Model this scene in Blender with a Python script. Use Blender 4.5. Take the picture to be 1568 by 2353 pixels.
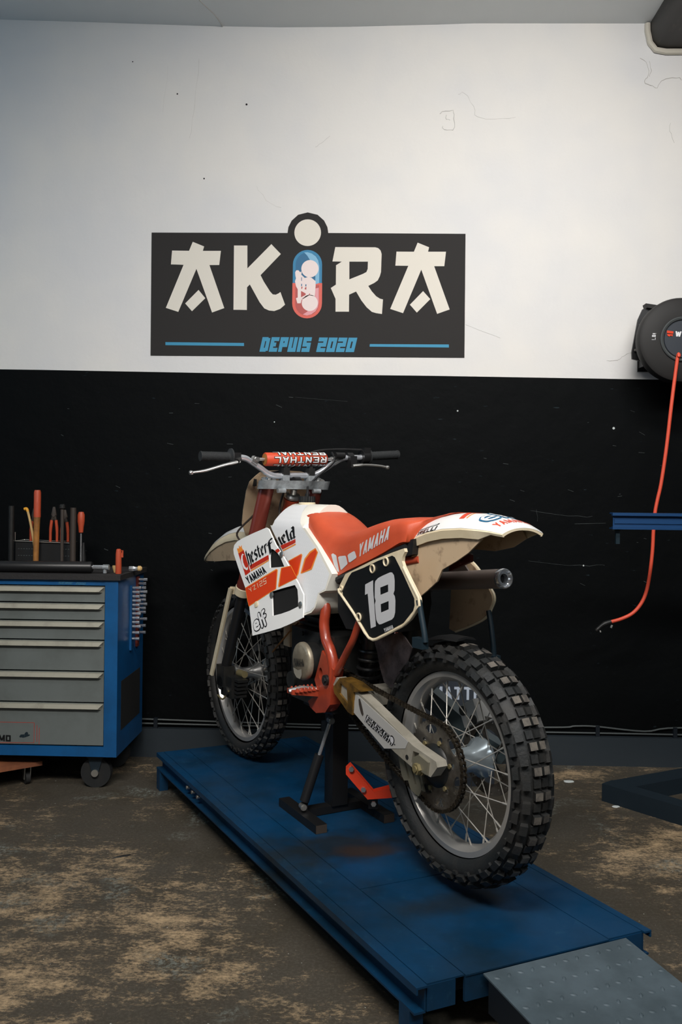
import bpy, bmesh, math, random
from mathutils import Vector as V, Matrix
from mathutils.bvhtree import BVHTree
random.seed(7)
SC = bpy.context.scene
COL = SC.collection
for o in list(bpy.data.objects): bpy.data.objects.remove(o)

def lin(c): return c/12.92 if c <= .04045 else ((c+.055)/1.055)**2.4
def rgb(r, g, b): return (lin(r/255), lin(g/255), lin(b/255), 1)

# ------------------------------------------------------------------ camera
FPX, CX, CY, ROLL, YAW, CAMH = 2030., 784., 1140., .011, math.radians(1.75), 1.25
fw = V((-math.sin(YAW), math.cos(YAW), 0)); rt = V((math.cos(YAW), math.sin(YAW), 0)); up = V((0, 0, 1))
r_ = rt*math.cos(ROLL)+up*math.sin(ROLL); u_ = up*math.cos(ROLL)-rt*math.sin(ROLL)
cam = bpy.data.cameras.new('camera'); cam.lens = FPX/2353*36; cam.sensor_width = 36
cam.shift_x = 0; cam.shift_y = -(2353/2-CY)/2353; cam.clip_start = .05
camo = bpy.data.objects.new('camera', cam); COL.objects.link(camo)
camo.matrix_world = Matrix(((r_.x, u_.x, -fw.x, 0), (r_.y, u_.y, -fw.y, 0), (r_.z, u_.z, -fw.z, CAMH), (0, 0, 0, 1)))
SC.camera = camo

# ------------------------------------------------------------------ light and exposure
SC.view_settings.view_transform = 'Standard'; SC.view_settings.look = 'None'
SC.view_settings.exposure = 0.0; SC.view_settings.gamma = 1; SC.view_settings.use_curve_mapping = False
w = bpy.data.worlds.new('world'); SC.world = w; w.use_nodes = True
w.node_tree.nodes['Background'].inputs[0].default_value = (.55, .75, .85, 1)
w.node_tree.nodes['Background'].inputs[1].default_value = .035
def area(name, loc, aim, sx, sy, power, color, spread=180):
    l = bpy.data.lights.new(name, 'AREA'); l.shape = 'RECTANGLE'; l.size = sx; l.size_y = sy; l.energy = power; l.color = color
    l.spread = math.radians(spread)
    o = bpy.data.objects.new(name, l); COL.objects.link(o); o.location = loc
    o.rotation_euler = (V(aim)-V(loc)).to_track_quat('-Z', 'Y').to_euler()
    return o
area('ceiling_tube_light', (.9, 1.9, 3.36), (1.0, 4.2, 2.15), 1.5, .22, 25, (1, .972, .945), 125)
area('ceiling_tube_light', (-.55, .35, 3.40), (-.25, 2.9, .9), 1.8, .4, 46, (1, .955, .905), 100)
area('ceiling_tube_light', (1.4, -.2, 3.40), (.6, 2.6, .5), 1.5, .4, 20, (.95, .98, 1), 110)
area('doorway_daylight', (-.9, -1.25, 1.75), (.1, 2.8, .95), 2.2, 1.5, 7, (.93, .97, 1), 150)
area('window_daylight', (-4.3, 2.3, 2.5), (-1.0, 4.2, 2.6), 1.2, 1.2, 10, (.42, .72, 1), 120)

# ------------------------------------------------------------------ materials
def mat(name, col, rough=.5, metal=0., col2=None, scale=8, lo=.4, hi=.6, bump=0., bscale=60, coat=0, spec=.5, detail=6, stretch=None, alpha=1):
    m = bpy.data.materials.new(name); m.use_nodes = True
    nt = m.node_tree; b = nt.nodes['Principled BSDF']; L = nt.links
    b.inputs['Base Color'].default_value = col; b.inputs['Roughness'].default_value = rough; b.inputs['Metallic'].default_value = metal
    b.inputs['Coat Weight'].default_value = coat; b.inputs['Specular IOR Level'].default_value = spec
    b.inputs['Alpha'].default_value = alpha
    tc = nt.nodes.new('ShaderNodeTexCoord')
    src = tc.outputs['Object']
    if stretch:
        mp = nt.nodes.new('ShaderNodeMapping'); mp.inputs['Scale'].default_value = stretch; L.new(src, mp.inputs[0]); src = mp.outputs[0]
    n = nt.nodes.new('ShaderNodeTexNoise'); n.inputs['Scale'].default_value = scale; n.inputs['Detail'].default_value = detail
    n.inputs['Roughness'].default_value = .65; L.new(src, n.inputs['Vector'])
    if col2:
        r = nt.nodes.new('ShaderNodeValToRGB'); r.color_ramp.elements[0].position = lo; r.color_ramp.elements[1].position = hi
        r.color_ramp.elements[0].color = col; r.color_ramp.elements[1].color = col2
        L.new(n.outputs['Fac'], r.inputs[0]); L.new(r.outputs[0], b.inputs['Base Color'])
    if bump:
        n2 = nt.nodes.new('ShaderNodeTexNoise'); n2.inputs['Scale'].default_value = bscale; n2.inputs['Detail'].default_value = 5
        L.new(src, n2.inputs['Vector'])
        bp = nt.nodes.new('ShaderNodeBump'); bp.inputs['Strength'].default_value = bump; bp.inputs['Distance'].default_value = .01
        L.new(n2.outputs['Fac'], bp.inputs['Height']); L.new(bp.outputs[0], b.inputs['Normal'])
    return m
M = {}
def dm(key, *a, **k): M[key] = mat(key, *a, **k)
dm('orange_vinyl', rgb(196, 80, 46), .5, col2=rgb(186, 72, 40), scale=6, bump=.08, bscale=400)
dm('white_plastic', rgb(232, 232, 230), .33, coat=.2)
dm('white_print', rgb(228, 228, 228), .55)
dm('grey_print', rgb(196, 196, 198), .5)
dm('cream_plastic', rgb(228, 214, 184), .42, col2=rgb(214, 198, 166), scale=5)
dm('dirty_shaded_cream', rgb(188, 164, 134), .6, col2=rgb(110, 88, 68), scale=22, lo=.55, hi=.78)  # mottled grime; on the fender walls the brown also stands in for shade
dm('red_print', rgb(216, 64, 26), .35)
dm('pad_orange', rgb(206, 72, 40), .5)
dm('dark_red_print', rgb(190, 46, 26), .4)
dm('amber_print', rgb(240, 142, 52), .4)
dm('black_print', rgb(16, 18, 20), .4)
dm('frame_red', rgb(166, 64, 40), .34, col2=rgb(136, 54, 36), scale=9, coat=.25)
dm('fork_red', rgb(118, 52, 42), .34, .3)
dm('chrome', rgb(225, 228, 232), .14, .8)
dm('bar_alloy', rgb(214, 218, 224), .26, .7)
dm('tank_plastic', rgb(230, 226, 214), .4)
dm('hub_alloy', rgb(190, 204, 212), .25, .65)
dm('alloy', rgb(200, 200, 198), .28, .9)
dm('cast_alloy', rgb(164, 170, 174), .42, .35, col2=rgb(134, 138, 140), scale=25)
dm('rim_alloy', rgb(186, 184, 180), .3, .6)
dm('arm_silver', rgb(182, 176, 162), .45, .35, col2=rgb(160, 154, 140), scale=12)
dm('arm_label', rgb(172, 170, 166), .5)
dm('gold_cast', rgb(140, 104, 44), .42, .5, col2=rgb(84, 64, 32), scale=20)
dm('guide_alloy', rgb(128, 124, 108), .5, .4)
dm('engine_black', rgb(30, 31, 31), .45, .2, col2=rgb(52, 50, 46), scale=18, lo=.45, hi=.8)
dm('engine_cover', rgb(172, 162, 142), .4, .5, col2=rgb(140, 130, 112), scale=14)
dm('black_plastic', rgb(20, 21, 22), .5)
dm('serie_print', rgb(60, 118, 150), .6)
dm('black_satin', rgb(26, 26, 27), .38)
dm('rubber', rgb(22, 24, 25), .75, col2=rgb(30, 30, 29), scale=12)
dm('tyre_rubber', rgb(24, 27, 28), .62, col2=rgb(38, 37, 35), scale=10, bump=.15, bscale=120)
dm('worn_rubber', rgb(104, 98, 90), .7, col2=rgb(70, 66, 62), scale=40)
dm('grip_rubber', rgb(30, 33, 35), .7, bump=.3, bscale=300)
dm('chain_steel', rgb(74, 66, 54), .42, .7, col2=rgb(44, 38, 32), scale=60)
dm('disc_steel', rgb(134, 130, 124), .36, .8, col2=rgb(88, 82, 74), scale=12)
dm('silencer_grey', rgb(146, 132, 124), .5, .35)
dm('dark_hole', rgb(5, 5, 5), .9)
dm('flap_rubber', rgb(104, 92, 92), .7, col2=rgb(60, 52, 52), scale=16, bump=.1, bscale=200)
dm('hose_blue', rgb(28, 42, 50), .35)
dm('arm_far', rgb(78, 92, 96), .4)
dm('brass', rgb(140, 128, 92), .55, .5)
dm('lift_dark', rgb(14, 22, 30), .5)
dm('cabinet_blue', rgb(8, 82, 136), .45, col2=rgb(8, 72, 120), scale=5)
dm('drawer_grey', rgb(102, 108, 106), .5, col2=rgb(88, 93, 90), scale=7, lo=.45, hi=.8)
dm('lip_alu', rgb(168, 165, 150), .42, .2, col2=rgb(134, 130, 118), scale=14, lo=.5, hi=.8)
dm('stand_black', rgb(17, 17, 18), .5)
dm('pedal_red', rgb(228, 66, 34), .5)
dm('spoke_steel', rgb(176, 172, 164), .48, .6)
dm('zinc', rgb(205, 203, 196), .28, .9)
dm('tool_orange', rgb(182, 74, 44), .5)
dm('tool_wood', rgb(168, 112, 50), .6, col2=rgb(120, 80, 38), scale=10)
dm('tool_tan', rgb(206, 170, 112), .55)
dm('tool_yellow', rgb(226, 160, 40), .5)
dm('tool_dark', rgb(58, 50, 44), .6)
dm('matting', rgb(34, 32, 32), .75, bump=.2, bscale=90)
dm('rag_cloth', rgb(84, 92, 96), .9)
dm('plywood', rgb(146, 88, 56), .7, col2=rgb(112, 66, 42), scale=6)
dm('reel_grey', rgb(36, 35, 34), .6, spec=.3)
dm('reel_rim', rgb(72, 76, 76), .55)
dm('hose_orange', rgb(222, 82, 56), .5)
dm('beam_blue', rgb(12, 58, 102), .45)
dm('slate_steel', rgb(26, 37, 45), .55, spec=.3)
dm('ramp_grey', rgb(84, 98, 106), .55, .15, col2=rgb(70, 83, 90), scale=7)
dm('duct_black', rgb(38, 36, 34), .55, col2=rgb(92, 84, 72), scale=6, lo=.55, hi=.85, stretch=(3, 1, 3))
dm('caulk', rgb(196, 190, 176), .8)
dm('sign_black', rgb(44, 42, 41), .75, spec=.25)
dm('sign_cream', rgb(222, 216, 204), .75)
dm('sign_blue', rgb(52, 140, 176), .65)
dm('pill_blue', rgb(34, 122, 164), .6)
dm('pill_blue_dark', rgb(24, 98, 138), .6)
dm('pill_blue_light', rgb(122, 176, 206), .6)
dm('pill_red', rgb(214, 92, 78), .6)
dm('pill_red_dark', rgb(176, 76, 72), .6)
dm('pill_pink', rgb(222, 152, 158), .6)
dm('pill_white', rgb(232, 216, 212), .65)
dm('case_slate', rgb(40, 46, 54), .55)
dm('case_print', rgb(176, 186, 200), .6)
dm('cable_grey', rgb(70, 76, 76), .5)
dm('crack', rgb(186, 183, 178), .9)
dm('white_paint_chip', rgb(190, 196, 194), .8)

def wall_material():
    m = mat('plaster_wall', rgb(226, 223, 218), .8, col2=rgb(218, 217, 216), scale=1.3, bump=.25, bscale=14, detail=3)
    return m
M['plaster_wall'] = wall_material()
def black_wall_material():
    m = mat('black_wall_paint', rgb(9, 11, 12), .6, spec=.06, bump=.5, bscale=9)
    nt = m.node_tree; b = nt.nodes['Principled BSDF']; L = nt.links
    tc = [n for n in nt.nodes if n.type == 'TEX_COORD'][0]
    mp = nt.nodes.new('ShaderNodeMapping'); mp.inputs['Scale'].default_value = (10, 10, 34); mp.inputs['Rotation'].default_value = (0, .35, 0)
    L.new(tc.outputs['Object'], mp.inputs[0])
    n = nt.nodes.new('ShaderNodeTexNoise'); n.inputs['Scale'].default_value = 2.2; n.inputs['Detail'].default_value = 3; L.new(mp.outputs[0], n.inputs['Vector'])
    r = nt.nodes.new('ShaderNodeValToRGB'); r.color_ramp.elements[0].position = .72; r.color_ramp.elements[1].position = .80
    r.color_ramp.elements[0].color = rgb(9, 11, 12); r.color_ramp.elements[1].color = rgb(34, 42, 46)
    L.new(n.outputs['Fac'], r.inputs[0]); L.new(r.outputs[0], b.inputs['Base Color'])
    return m
M['black_wall_paint'] = black_wall_material()
def floor_material():
    m = bpy.data.materials.new('worn_concrete'); m.use_nodes = True
    nt = m.node_tree; b = nt.nodes['Principled BSDF']; L = nt.links
    tc = nt.nodes.new('ShaderNodeTexCoord')
    def noise(scale, detail, rough=.6, st=(1, 1, 1)):
        mp = nt.nodes.new('ShaderNodeMapping'); mp.inputs['Scale'].default_value = st; L.new(tc.outputs['Object'], mp.inputs[0])
        n = nt.nodes.new('ShaderNodeTexNoise'); n.inputs['Scale'].default_value = scale; n.inputs['Detail'].default_value = detail
        n.inputs['Roughness'].default_value = rough; L.new(mp.outputs[0], n.inputs['Vector']); return n.outputs['Fac']
    def ramp(f, p0, p1, c0, c1):
        r = nt.nodes.new('ShaderNodeValToRGB'); r.color_ramp.elements[0].position = p0; r.color_ramp.elements[1].position = p1
        r.color_ramp.elements[0].color = c0; r.color_ramp.elements[1].color = c1; L.new(f, r.inputs[0]); return r.outputs[0]
    def mix(fac, a, c):
        x = nt.nodes.new('ShaderNodeMix'); x.data_type = 'RGBA'; L.new(fac, x.inputs['Factor'])
        for i, v in (('A', a), ('B', c)):
            s = [k for k in x.inputs if k.name == i and k.type == 'RGBA'][0]
            if isinstance(v, tuple): s.default_value = v
            else: L.new(v, s)
        return [k for k in x.outputs if k.type == 'RGBA'][0]
    def mul(a, c):
        x = nt.nodes.new('ShaderNodeMath'); x.operation = 'MULTIPLY'; L.new(a, x.inputs[0]); L.new(c, x.inputs[1]); return x.outputs[0]
    W, K = (1, 1, 1, 1), (0, 0, 0, 1); K0 = K
    def mth(op, a, c):
        x = nt.nodes.new('ShaderNodeMath'); x.operation = op
        for i, v in enumerate((a, c)):
            if isinstance(v, (int, float)): x.inputs[i].default_value = v
            else: L.new(v, x.inputs[i])
        return x.outputs[0]
    def area_(x, y, rx, ry, ang, amount):   # trafficked places where the coating has worn through
        mp = nt.nodes.new('ShaderNodeMapping'); mp.vector_type = 'TEXTURE'; mp.inputs['Location'].default_value = (x, y, 0); mp.inputs['Rotation'].default_value = (0, 0, ang); mp.inputs['Scale'].default_value = (rx, ry, 10)
        L.new(tc.outputs['Object'], mp.inputs[0]); vl = nt.nodes.new('ShaderNodeVectorMath'); vl.operation = 'LENGTH'; L.new(mp.outputs[0], vl.inputs[0])
        return ramp(vl.outputs['Value'], .15, 1.25, (amount, amount, amount, 1), K)
    base = mix(noise(1.1, 4), rgb(54, 53, 48), rgb(74, 64, 50)); base = mix(ramp(noise(110, 4, .75), .48, .60, K0, (.5, .5, .5, 1)), base, rgb(88, 83, 72))
    v = mth('ADD', mth('MULTIPLY', noise(2.2, 3), .40), mth('MULTIPLY', noise(11, 5, .7, (1, 1.7, 1)), .34))
    v = mth('ADD', v, mth('MULTIPLY', noise(62, 7, .8, (1, 1.5, 1)), .42))
    for q in ((-.95, 2.25, .95, .85, .3, .085), (1.0, 3.15, .55, .40, .2, .075), (.95, 4.05, .35, .10, 0, .08), (-.6, 2.9, .5, .3, 0, .03)): v = mth('ADD', v, area_(*q))
    worn = ramp(v, .618, .735, K, (.95, .95, .95, 1))
    c = mix(worn, base, rgb(178, 154, 120))
    grey = mul(ramp(noise(2.4, 4), .56, .68, K, W), ramp(noise(60, 7, .8), .48, .56, K, W))
    c = mix(grey, c, rgb(128, 134, 126))
    speck = ramp(noise(95, 2, .5), .73, .77, K, W)
    c = mix(speck, c, rgb(178, 178, 168))
    dark = ramp(noise(.9, 6, .7), .58, .74, K, (.45, .45, .45, 1))
    c = mix(dark, c, rgb(46, 44, 40))
    L.new(c, b.inputs['Base Color'])
    L.new(ramp(noise(3, 4), .35, .65, (.45, .45, .45, 1), (.75, .75, .75, 1)), b.inputs['Roughness'])
    bp = nt.nodes.new('ShaderNodeBump'); bp.inputs['Strength'].default_value = .35; bp.inputs['Distance'].default_value = .006
    L.new(noise(30, 8, .7), bp.inputs['Height']); L.new(bp.outputs[0], b.inputs['Normal'])
    return m
M['worn_concrete'] = floor_material()
def lift_material():
    m = bpy.data.materials.new('lift_blue'); m.use_nodes = True
    nt = m.node_tree; b = nt.nodes['Principled BSDF']; L = nt.links
    tc = nt.nodes.new('ShaderNodeTexCoord')
    def noise(scale, detail, rough=.6):
        n = nt.nodes.new('ShaderNodeTexNoise'); n.inputs['Scale'].default_value = scale; n.inputs['Detail'].default_value = detail; n.inputs['Roughness'].default_value = rough
        L.new(tc.outputs['Object'], n.inputs['Vector']); return n.outputs['Fac']
    def ramp(f, p0, p1, c0, c1):
        r = nt.nodes.new('ShaderNodeValToRGB'); r.color_ramp.elements[0].position = p0; r.color_ramp.elements[1].position = p1
        r.color_ramp.elements[0].color = c0; r.color_ramp.elements[1].color = c1; L.new(f, r.inputs[0]); return r.outputs[0]
    def math_(op, a, c):
        x = nt.nodes.new('ShaderNodeMath'); x.operation = op
        for i, v in enumerate((a, c)):
            if isinstance(v, (int, float)): x.inputs[i].default_value = v
            else: L.new(v, x.inputs[i])
        return x.outputs[0]
    def mix(fac, a, c):
        x = nt.nodes.new('ShaderNodeMix'); x.data_type = 'RGBA'; L.new(fac, x.inputs['Factor'])
        for i, v in (('A', a), ('B', c)):
            s_ = [k for k in x.inputs if k.name == i and k.type == 'RGBA'][0]
            if isinstance(v, tuple): s_.default_value = v
            else: L.new(v, s_)
        return [k for k in x.outputs if k.type == 'RGBA'][0]
    def blot(x, y, rx, ry, ang):   # an oil blot of its own shape and place
        mp = nt.nodes.new('ShaderNodeMapping'); mp.vector_type = 'TEXTURE'; mp.inputs['Location'].default_value = (x, y, .15); mp.inputs['Rotation'].default_value = (0, 0, ang); mp.inputs['Scale'].default_value = (rx, ry, 1)
        L.new(tc.outputs['Object'], mp.inputs[0]); vl = nt.nodes.new('ShaderNodeVectorMath'); vl.operation = 'LENGTH'; L.new(mp.outputs[0], vl.inputs[0])
        return math_('ADD', vl.outputs['Value'], math_('MULTIPLY', math_('SUBTRACT', noise(9, 5), .5), 1.6))
    K, W = (0, 0, 0, 1), (1, 1, 1, 1)
    c = mix(ramp(noise(2.6, 6), .40, .66, K, (.8, .8, .8, 1)), rgb(7, 56, 90), rgb(16, 36, 48))
    c = mix(ramp(noise(30, 5, .7), .60, .75, K, (.35, .35, .35, 1)), c, rgb(44, 88, 110))
    c = mix(ramp(blot(-.10, 2.76, .30, .15, .35), .35, 1.15, (.85, .85, .85, 1), K), c, rgb(26, 32, 34))
    c = mix(ramp(blot(.01, 2.74, .15, .055, .1), .3, 1.2, (.9, .9, .9, 1), K), c, rgb(48, 40, 37))
    c = mix(ramp(blot(.27, 2.42, .20, .08, .5), .3, 1.2, (.7, .7, .7, 1), K), c, rgb(26, 34, 40))
    c = mix(ramp(noise(140, 2), .74, .78, K, (.7, .7, .7, 1)), c, rgb(96, 128, 140))
    L.new(c, b.inputs['Base Color']); b.inputs['Specular IOR Level'].default_value = .35
    L.new(ramp(noise(6, 5), .35, .65, (.34, .34, .34, 1), (.58, .58, .58, 1)), b.inputs['Roughness'])
    bp = nt.nodes.new('ShaderNodeBump'); bp.inputs['Strength'].default_value = .05; bp.inputs['Distance'].default_value = .01
    L.new(noise(24, 4), bp.inputs['Height']); L.new(bp.outputs[0], b.inputs['Normal'])
    return m
M['lift_blue'] = lift_material()
def grip_material():
    m = mat('grip_sticker', rgb(228, 229, 230), .45)
    nt = m.node_tree; b = nt.nodes['Principled BSDF']; L = nt.links
    tc = [n for n in nt.nodes if n.type == 'TEX_COORD'][0]
    mp = nt.nodes.new('ShaderNodeMapping'); mp.inputs['Rotation'].default_value = (math.pi/2, 0, 0); mp.inputs['Scale'].default_value = (1, 1, 1)
    L.new(tc.outputs['Object'], mp.inputs[0])
    mp2 = nt.nodes.new('ShaderNodeMapping'); mp2.inputs['Rotation'].default_value = (0, 0, .8); L.new(mp.outputs[0], mp2.inputs[0])
    br = nt.nodes.new('ShaderNodeTexBrick'); br.inputs['Scale'].default_value = 24; br.inputs['Mortar Size'].default_value = .04
    br.inputs['Color1'].default_value = (1, 1, 1, 1); br.inputs['Color2'].default_value = (.96, .96, .96, 1); br.inputs['Mortar'].default_value = (0, 0, 0, 1)
    L.new(mp2.outputs[0], br.inputs['Vector'])
    bp = nt.nodes.new('ShaderNodeBump'); bp.inputs['Strength'].default_value = .25; bp.inputs['Distance'].default_value = .002
    L.new(br.outputs['Color'], bp.inputs['Height']); L.new(bp.outputs[0], b.inputs['Normal'])
    return m
M['grip_sticker'] = grip_material()

# ------------------------------------------------------------------ mesh helpers
def link(o, parent=None):
    COL.objects.link(o)
    if parent is not None: o.parent = parent
    return o
def thing(name, label, cat, loc=(0, 0, 0), rotz=0, group=None):
    o = bpy.data.objects.new(name, None); o.empty_display_size = .05; link(o); o.location = loc; o.rotation_euler = (0, 0, rotz)
    o['label'] = label; o['category'] = cat
    if group: o['group'] = group
    return o
def tag(o, label, cat, group=None):
    o['label'] = label; o['category'] = cat
    if group: o['group'] = group
    return o
def obj(name, bm, material, parent=None, smooth=40, label=None, kind=None):
    bmesh.ops.recalc_face_normals(bm, faces=bm.faces[:])
    me = bpy.data.meshes.new(name); bm.to_mesh(me); bm.free()
    me.materials.append(M[material] if isinstance(material, str) else material)
    if smooth:
        for p in me.polygons: p.use_smooth = True
        me.set_sharp_from_angle(angle=math.radians(smooth))
    o = bpy.data.objects.new(name, me); link(o, parent)
    if label: o['label'] = label
    if kind: o['kind'] = kind
    return o
def flat(name, bm, material, parent=None, label=None):
    # printed film: keep its one-sided faces as built
    me = bpy.data.meshes.new(name); bm.to_mesh(me); bm.free(); me.materials.append(M[material])
    o = bpy.data.objects.new(name, me); link(o, parent)
    if label: o['label'] = label
    return o
def B(): return bmesh.new()
def box(bm, c, s, R=None):
    vs = []
    for z in (-.5, .5):
        for x, y in ((-.5, -.5), (.5, -.5), (.5, .5), (-.5, .5)):
            p = V((x*s[0], y*s[1], z*s[2]))
            if R is not None: p = R @ p
            vs.append(bm.verts.new(p+V(c)))
    for f in ((3, 2, 1, 0), (4, 5, 6, 7), (0, 1, 5, 4), (1, 2, 6, 5), (2, 3, 7, 6), (3, 0, 4, 7)): bm.faces.new([vs[i] for i in f])
    return vs
def hexa(bm, p):   # 8 corners, bottom ring then top ring
    vs = [bm.verts.new(V(q)) for q in p]
    for f in ((3, 2, 1, 0), (4, 5, 6, 7), (0, 1, 5, 4), (1, 2, 6, 5), (2, 3, 7, 6), (3, 0, 4, 7)): bm.faces.new([vs[i] for i in f])
def bevel(bm, w, seg=2, ang=30):
    es = [e for e in bm.edges if len(e.link_faces) == 2 and e.calc_face_angle(0) > math.radians(ang)]
    bmesh.ops.bevel(bm, geom=es, offset=w, segments=seg, profile=.5, affect='EDGES', clamp_overlap=True)
def bbox(c, s, w=.004, R=None, seg=2):
    bm = B(); box(bm, c, s, R); bevel(bm, w, seg); return bm
def frame_of(d):
    d = d.normalized(); a = V((0, 0, 1)) if abs(d.z) < .9 else V((1, 0, 0))
    x = a.cross(d).normalized(); return x, d.cross(x)
def loft(bm, rings, cap=True, closed=False):
    R = [[bm.verts.new(V(p)) for p in r] for r in rings]; n = len(R[0])
    for i in range(len(R)-(0 if closed else 1)):
        a, b = R[i], R[(i+1) % len(R)]
        for j in range(n):
            k = (j+1) % n
            bm.faces.new((a[j], a[k], b[k], b[j]))
    if cap and not closed:
        bm.faces.new(R[0][::-1]); bm.faces.new(R[-1])
def cyl(bm, p0, p1, r0, r1=None, n=16, cap=True):
    p0, p1 = V(p0), V(p1); r1 = r0 if r1 is None else r1; x, y = frame_of(p1-p0)
    ring = lambda p, r: [p+x*(r*math.cos(t))+y*(r*math.sin(t)) for t in [2*math.pi*i/n for i in range(n)]]
    loft(bm, [ring(p0, r0), ring(p1, r1)], cap)
def tube(bm, pts, r, n=10, cap=True, flatn=1.):
    pts = [V(p) for p in pts]; rr = r if isinstance(r, (list, tuple)) else [r]*len(pts)
    t0 = (pts[1]-pts[0]).normalized(); x, y = frame_of(t0); rings = []
    for i, p in enumerate(pts):
        t = (pts[min(i+1, len(pts)-1)]-pts[max(i-1, 0)]).normalized()
        x = (x-t*x.dot(t)).normalized(); y = t.cross(x)
        rings.append([p+x*(rr[i]*math.cos(a))+y*(rr[i]*flatn*math.sin(a)) for a in [2*math.pi*k/n for k in range(n)]])
    loft(bm, rings, cap)
def smooth(pts, k=6):
    pts = [V(p) for p in pts]; out = []
    for i in range(len(pts)-1):
        p0, p1, p2, p3 = pts[max(i-1, 0)], pts[i], pts[i+1], pts[min(i+2, len(pts)-1)]
        for j in range(k):
            t = j/k
            out.append(.5*((2*p1)+(p2-p0)*t+(2*p0-5*p1+4*p2-p3)*t*t+(3*p1-p0-3*p2+p3)*t**3))
    return out+[pts[-1]]
def lathe(bm, prof, o, axis, n=32, closed=False, cap=True):
    # prof: (radius, height along axis)
    o = V(o); ax = V(axis).normalized(); x, y = frame_of(ax)
    rings = [[o+ax*h+x*(r*math.cos(t))+y*(r*math.sin(t)) for r, h in prof] for t in [2*math.pi*i/n for i in range(n)]]
    R = [[bm.verts.new(p) for p in r] for r in rings]; m = len(prof)
    for i in range(n):
        a, b = R[i], R[(i+1) % n]
        for j in range(m if closed else m-1):
            k = (j+1) % m
            bm.faces.new((a[j], b[j], b[k], a[k]))
    if cap and not closed:
        for j in (0, m-1):
            if prof[j][0] > 1e-5: bm.faces.new([R[i][j] for i in range(n)])
    bmesh.ops.remove_doubles(bm, verts=bm.verts[:], dist=1e-6)
def fill(bm, outline, holes, f, d=0.):
    # flat polygon with holes on the surface f(u, v, d)
    es = []
    for loop in [outline]+list(holes):
        vs = [bm.verts.new(f(p[0], p[1], d)) for p in loop]
        for i in range(len(vs)): es.append(bm.edges.new((vs[i], vs[(i+1) % len(vs)])))
    r = bmesh.ops.triangle_fill(bm, use_beauty=True, edges=es)
    return [g for g in r['geom'] if isinstance(g, bmesh.types.BMFace)]
def slab(bm, outline, holes, f, d0, d1):
    # solid plate between offsets d0 and d1 of the surface f
    t = bmesh.new(); fill(t, outline, holes, f, d0)
    top = {}; vm = {}
    loops = [list(outline)]+[list(h) for h in holes]
    flat_pts = [p for l in loops for p in l]
    t.verts.index_update(); tv = list(t.verts)
    a = [bm.verts.new(v.co) for v in tv]; b = [bm.verts.new(f(p[0], p[1], d1)) for p in flat_pts]
    for fc in t.faces:
        ids = [v.index for v in fc.verts]
        bm.faces.new([a[i] for i in ids]); bm.faces.new([b[i] for i in ids][::-1])
    s = 0
    for l in loops:
        n = len(l)
        for i in range(n):
            j = (i+1) % n
            bm.faces.new((a[s+i], a[s+j], b[s+j], b[s+i]))
        s += n
    t.free()
def round_poly(pts, k=3, skip=()):
    return pts
def subdiv(bm, step, axes=((1, 0, 0), (0, 0, 1))):
    for ax in axes:
        ax = V(ax); ds = [v.co.dot(ax) for v in bm.verts]
        lo, hi = min(ds), max(ds); k = math.floor(lo/step)+1
        while k*step < hi:
            bmesh.ops.bisect_plane(bm, geom=bm.verts[:]+bm.edges[:]+bm.faces[:], plane_co=ax*(k*step), plane_no=ax, dist=1e-6); k += 1
def wrap(bm, target, direction, off=.0012, step=.012, axes=((1, 0, 0), (0, 0, 1)), back=.4):
    # lay a flat film onto the mesh of another part
    subdiv(bm, step, axes)
    L = lift_layer(bm); tb = bmesh.new(); tb.from_mesh(target.data); tree = BVHTree.FromBMesh(tb); d = V(direction).normalized()
    for v in bm.verts:
        h = tree.ray_cast(v.co-d*back, d)
        if h[0] is None: h = tree.find_nearest(v.co)
        n = h[1] if h[1].dot(d) < 0 else -h[1]
        v.co = h[0]+n*(off+v[L])
    tb.free()

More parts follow.
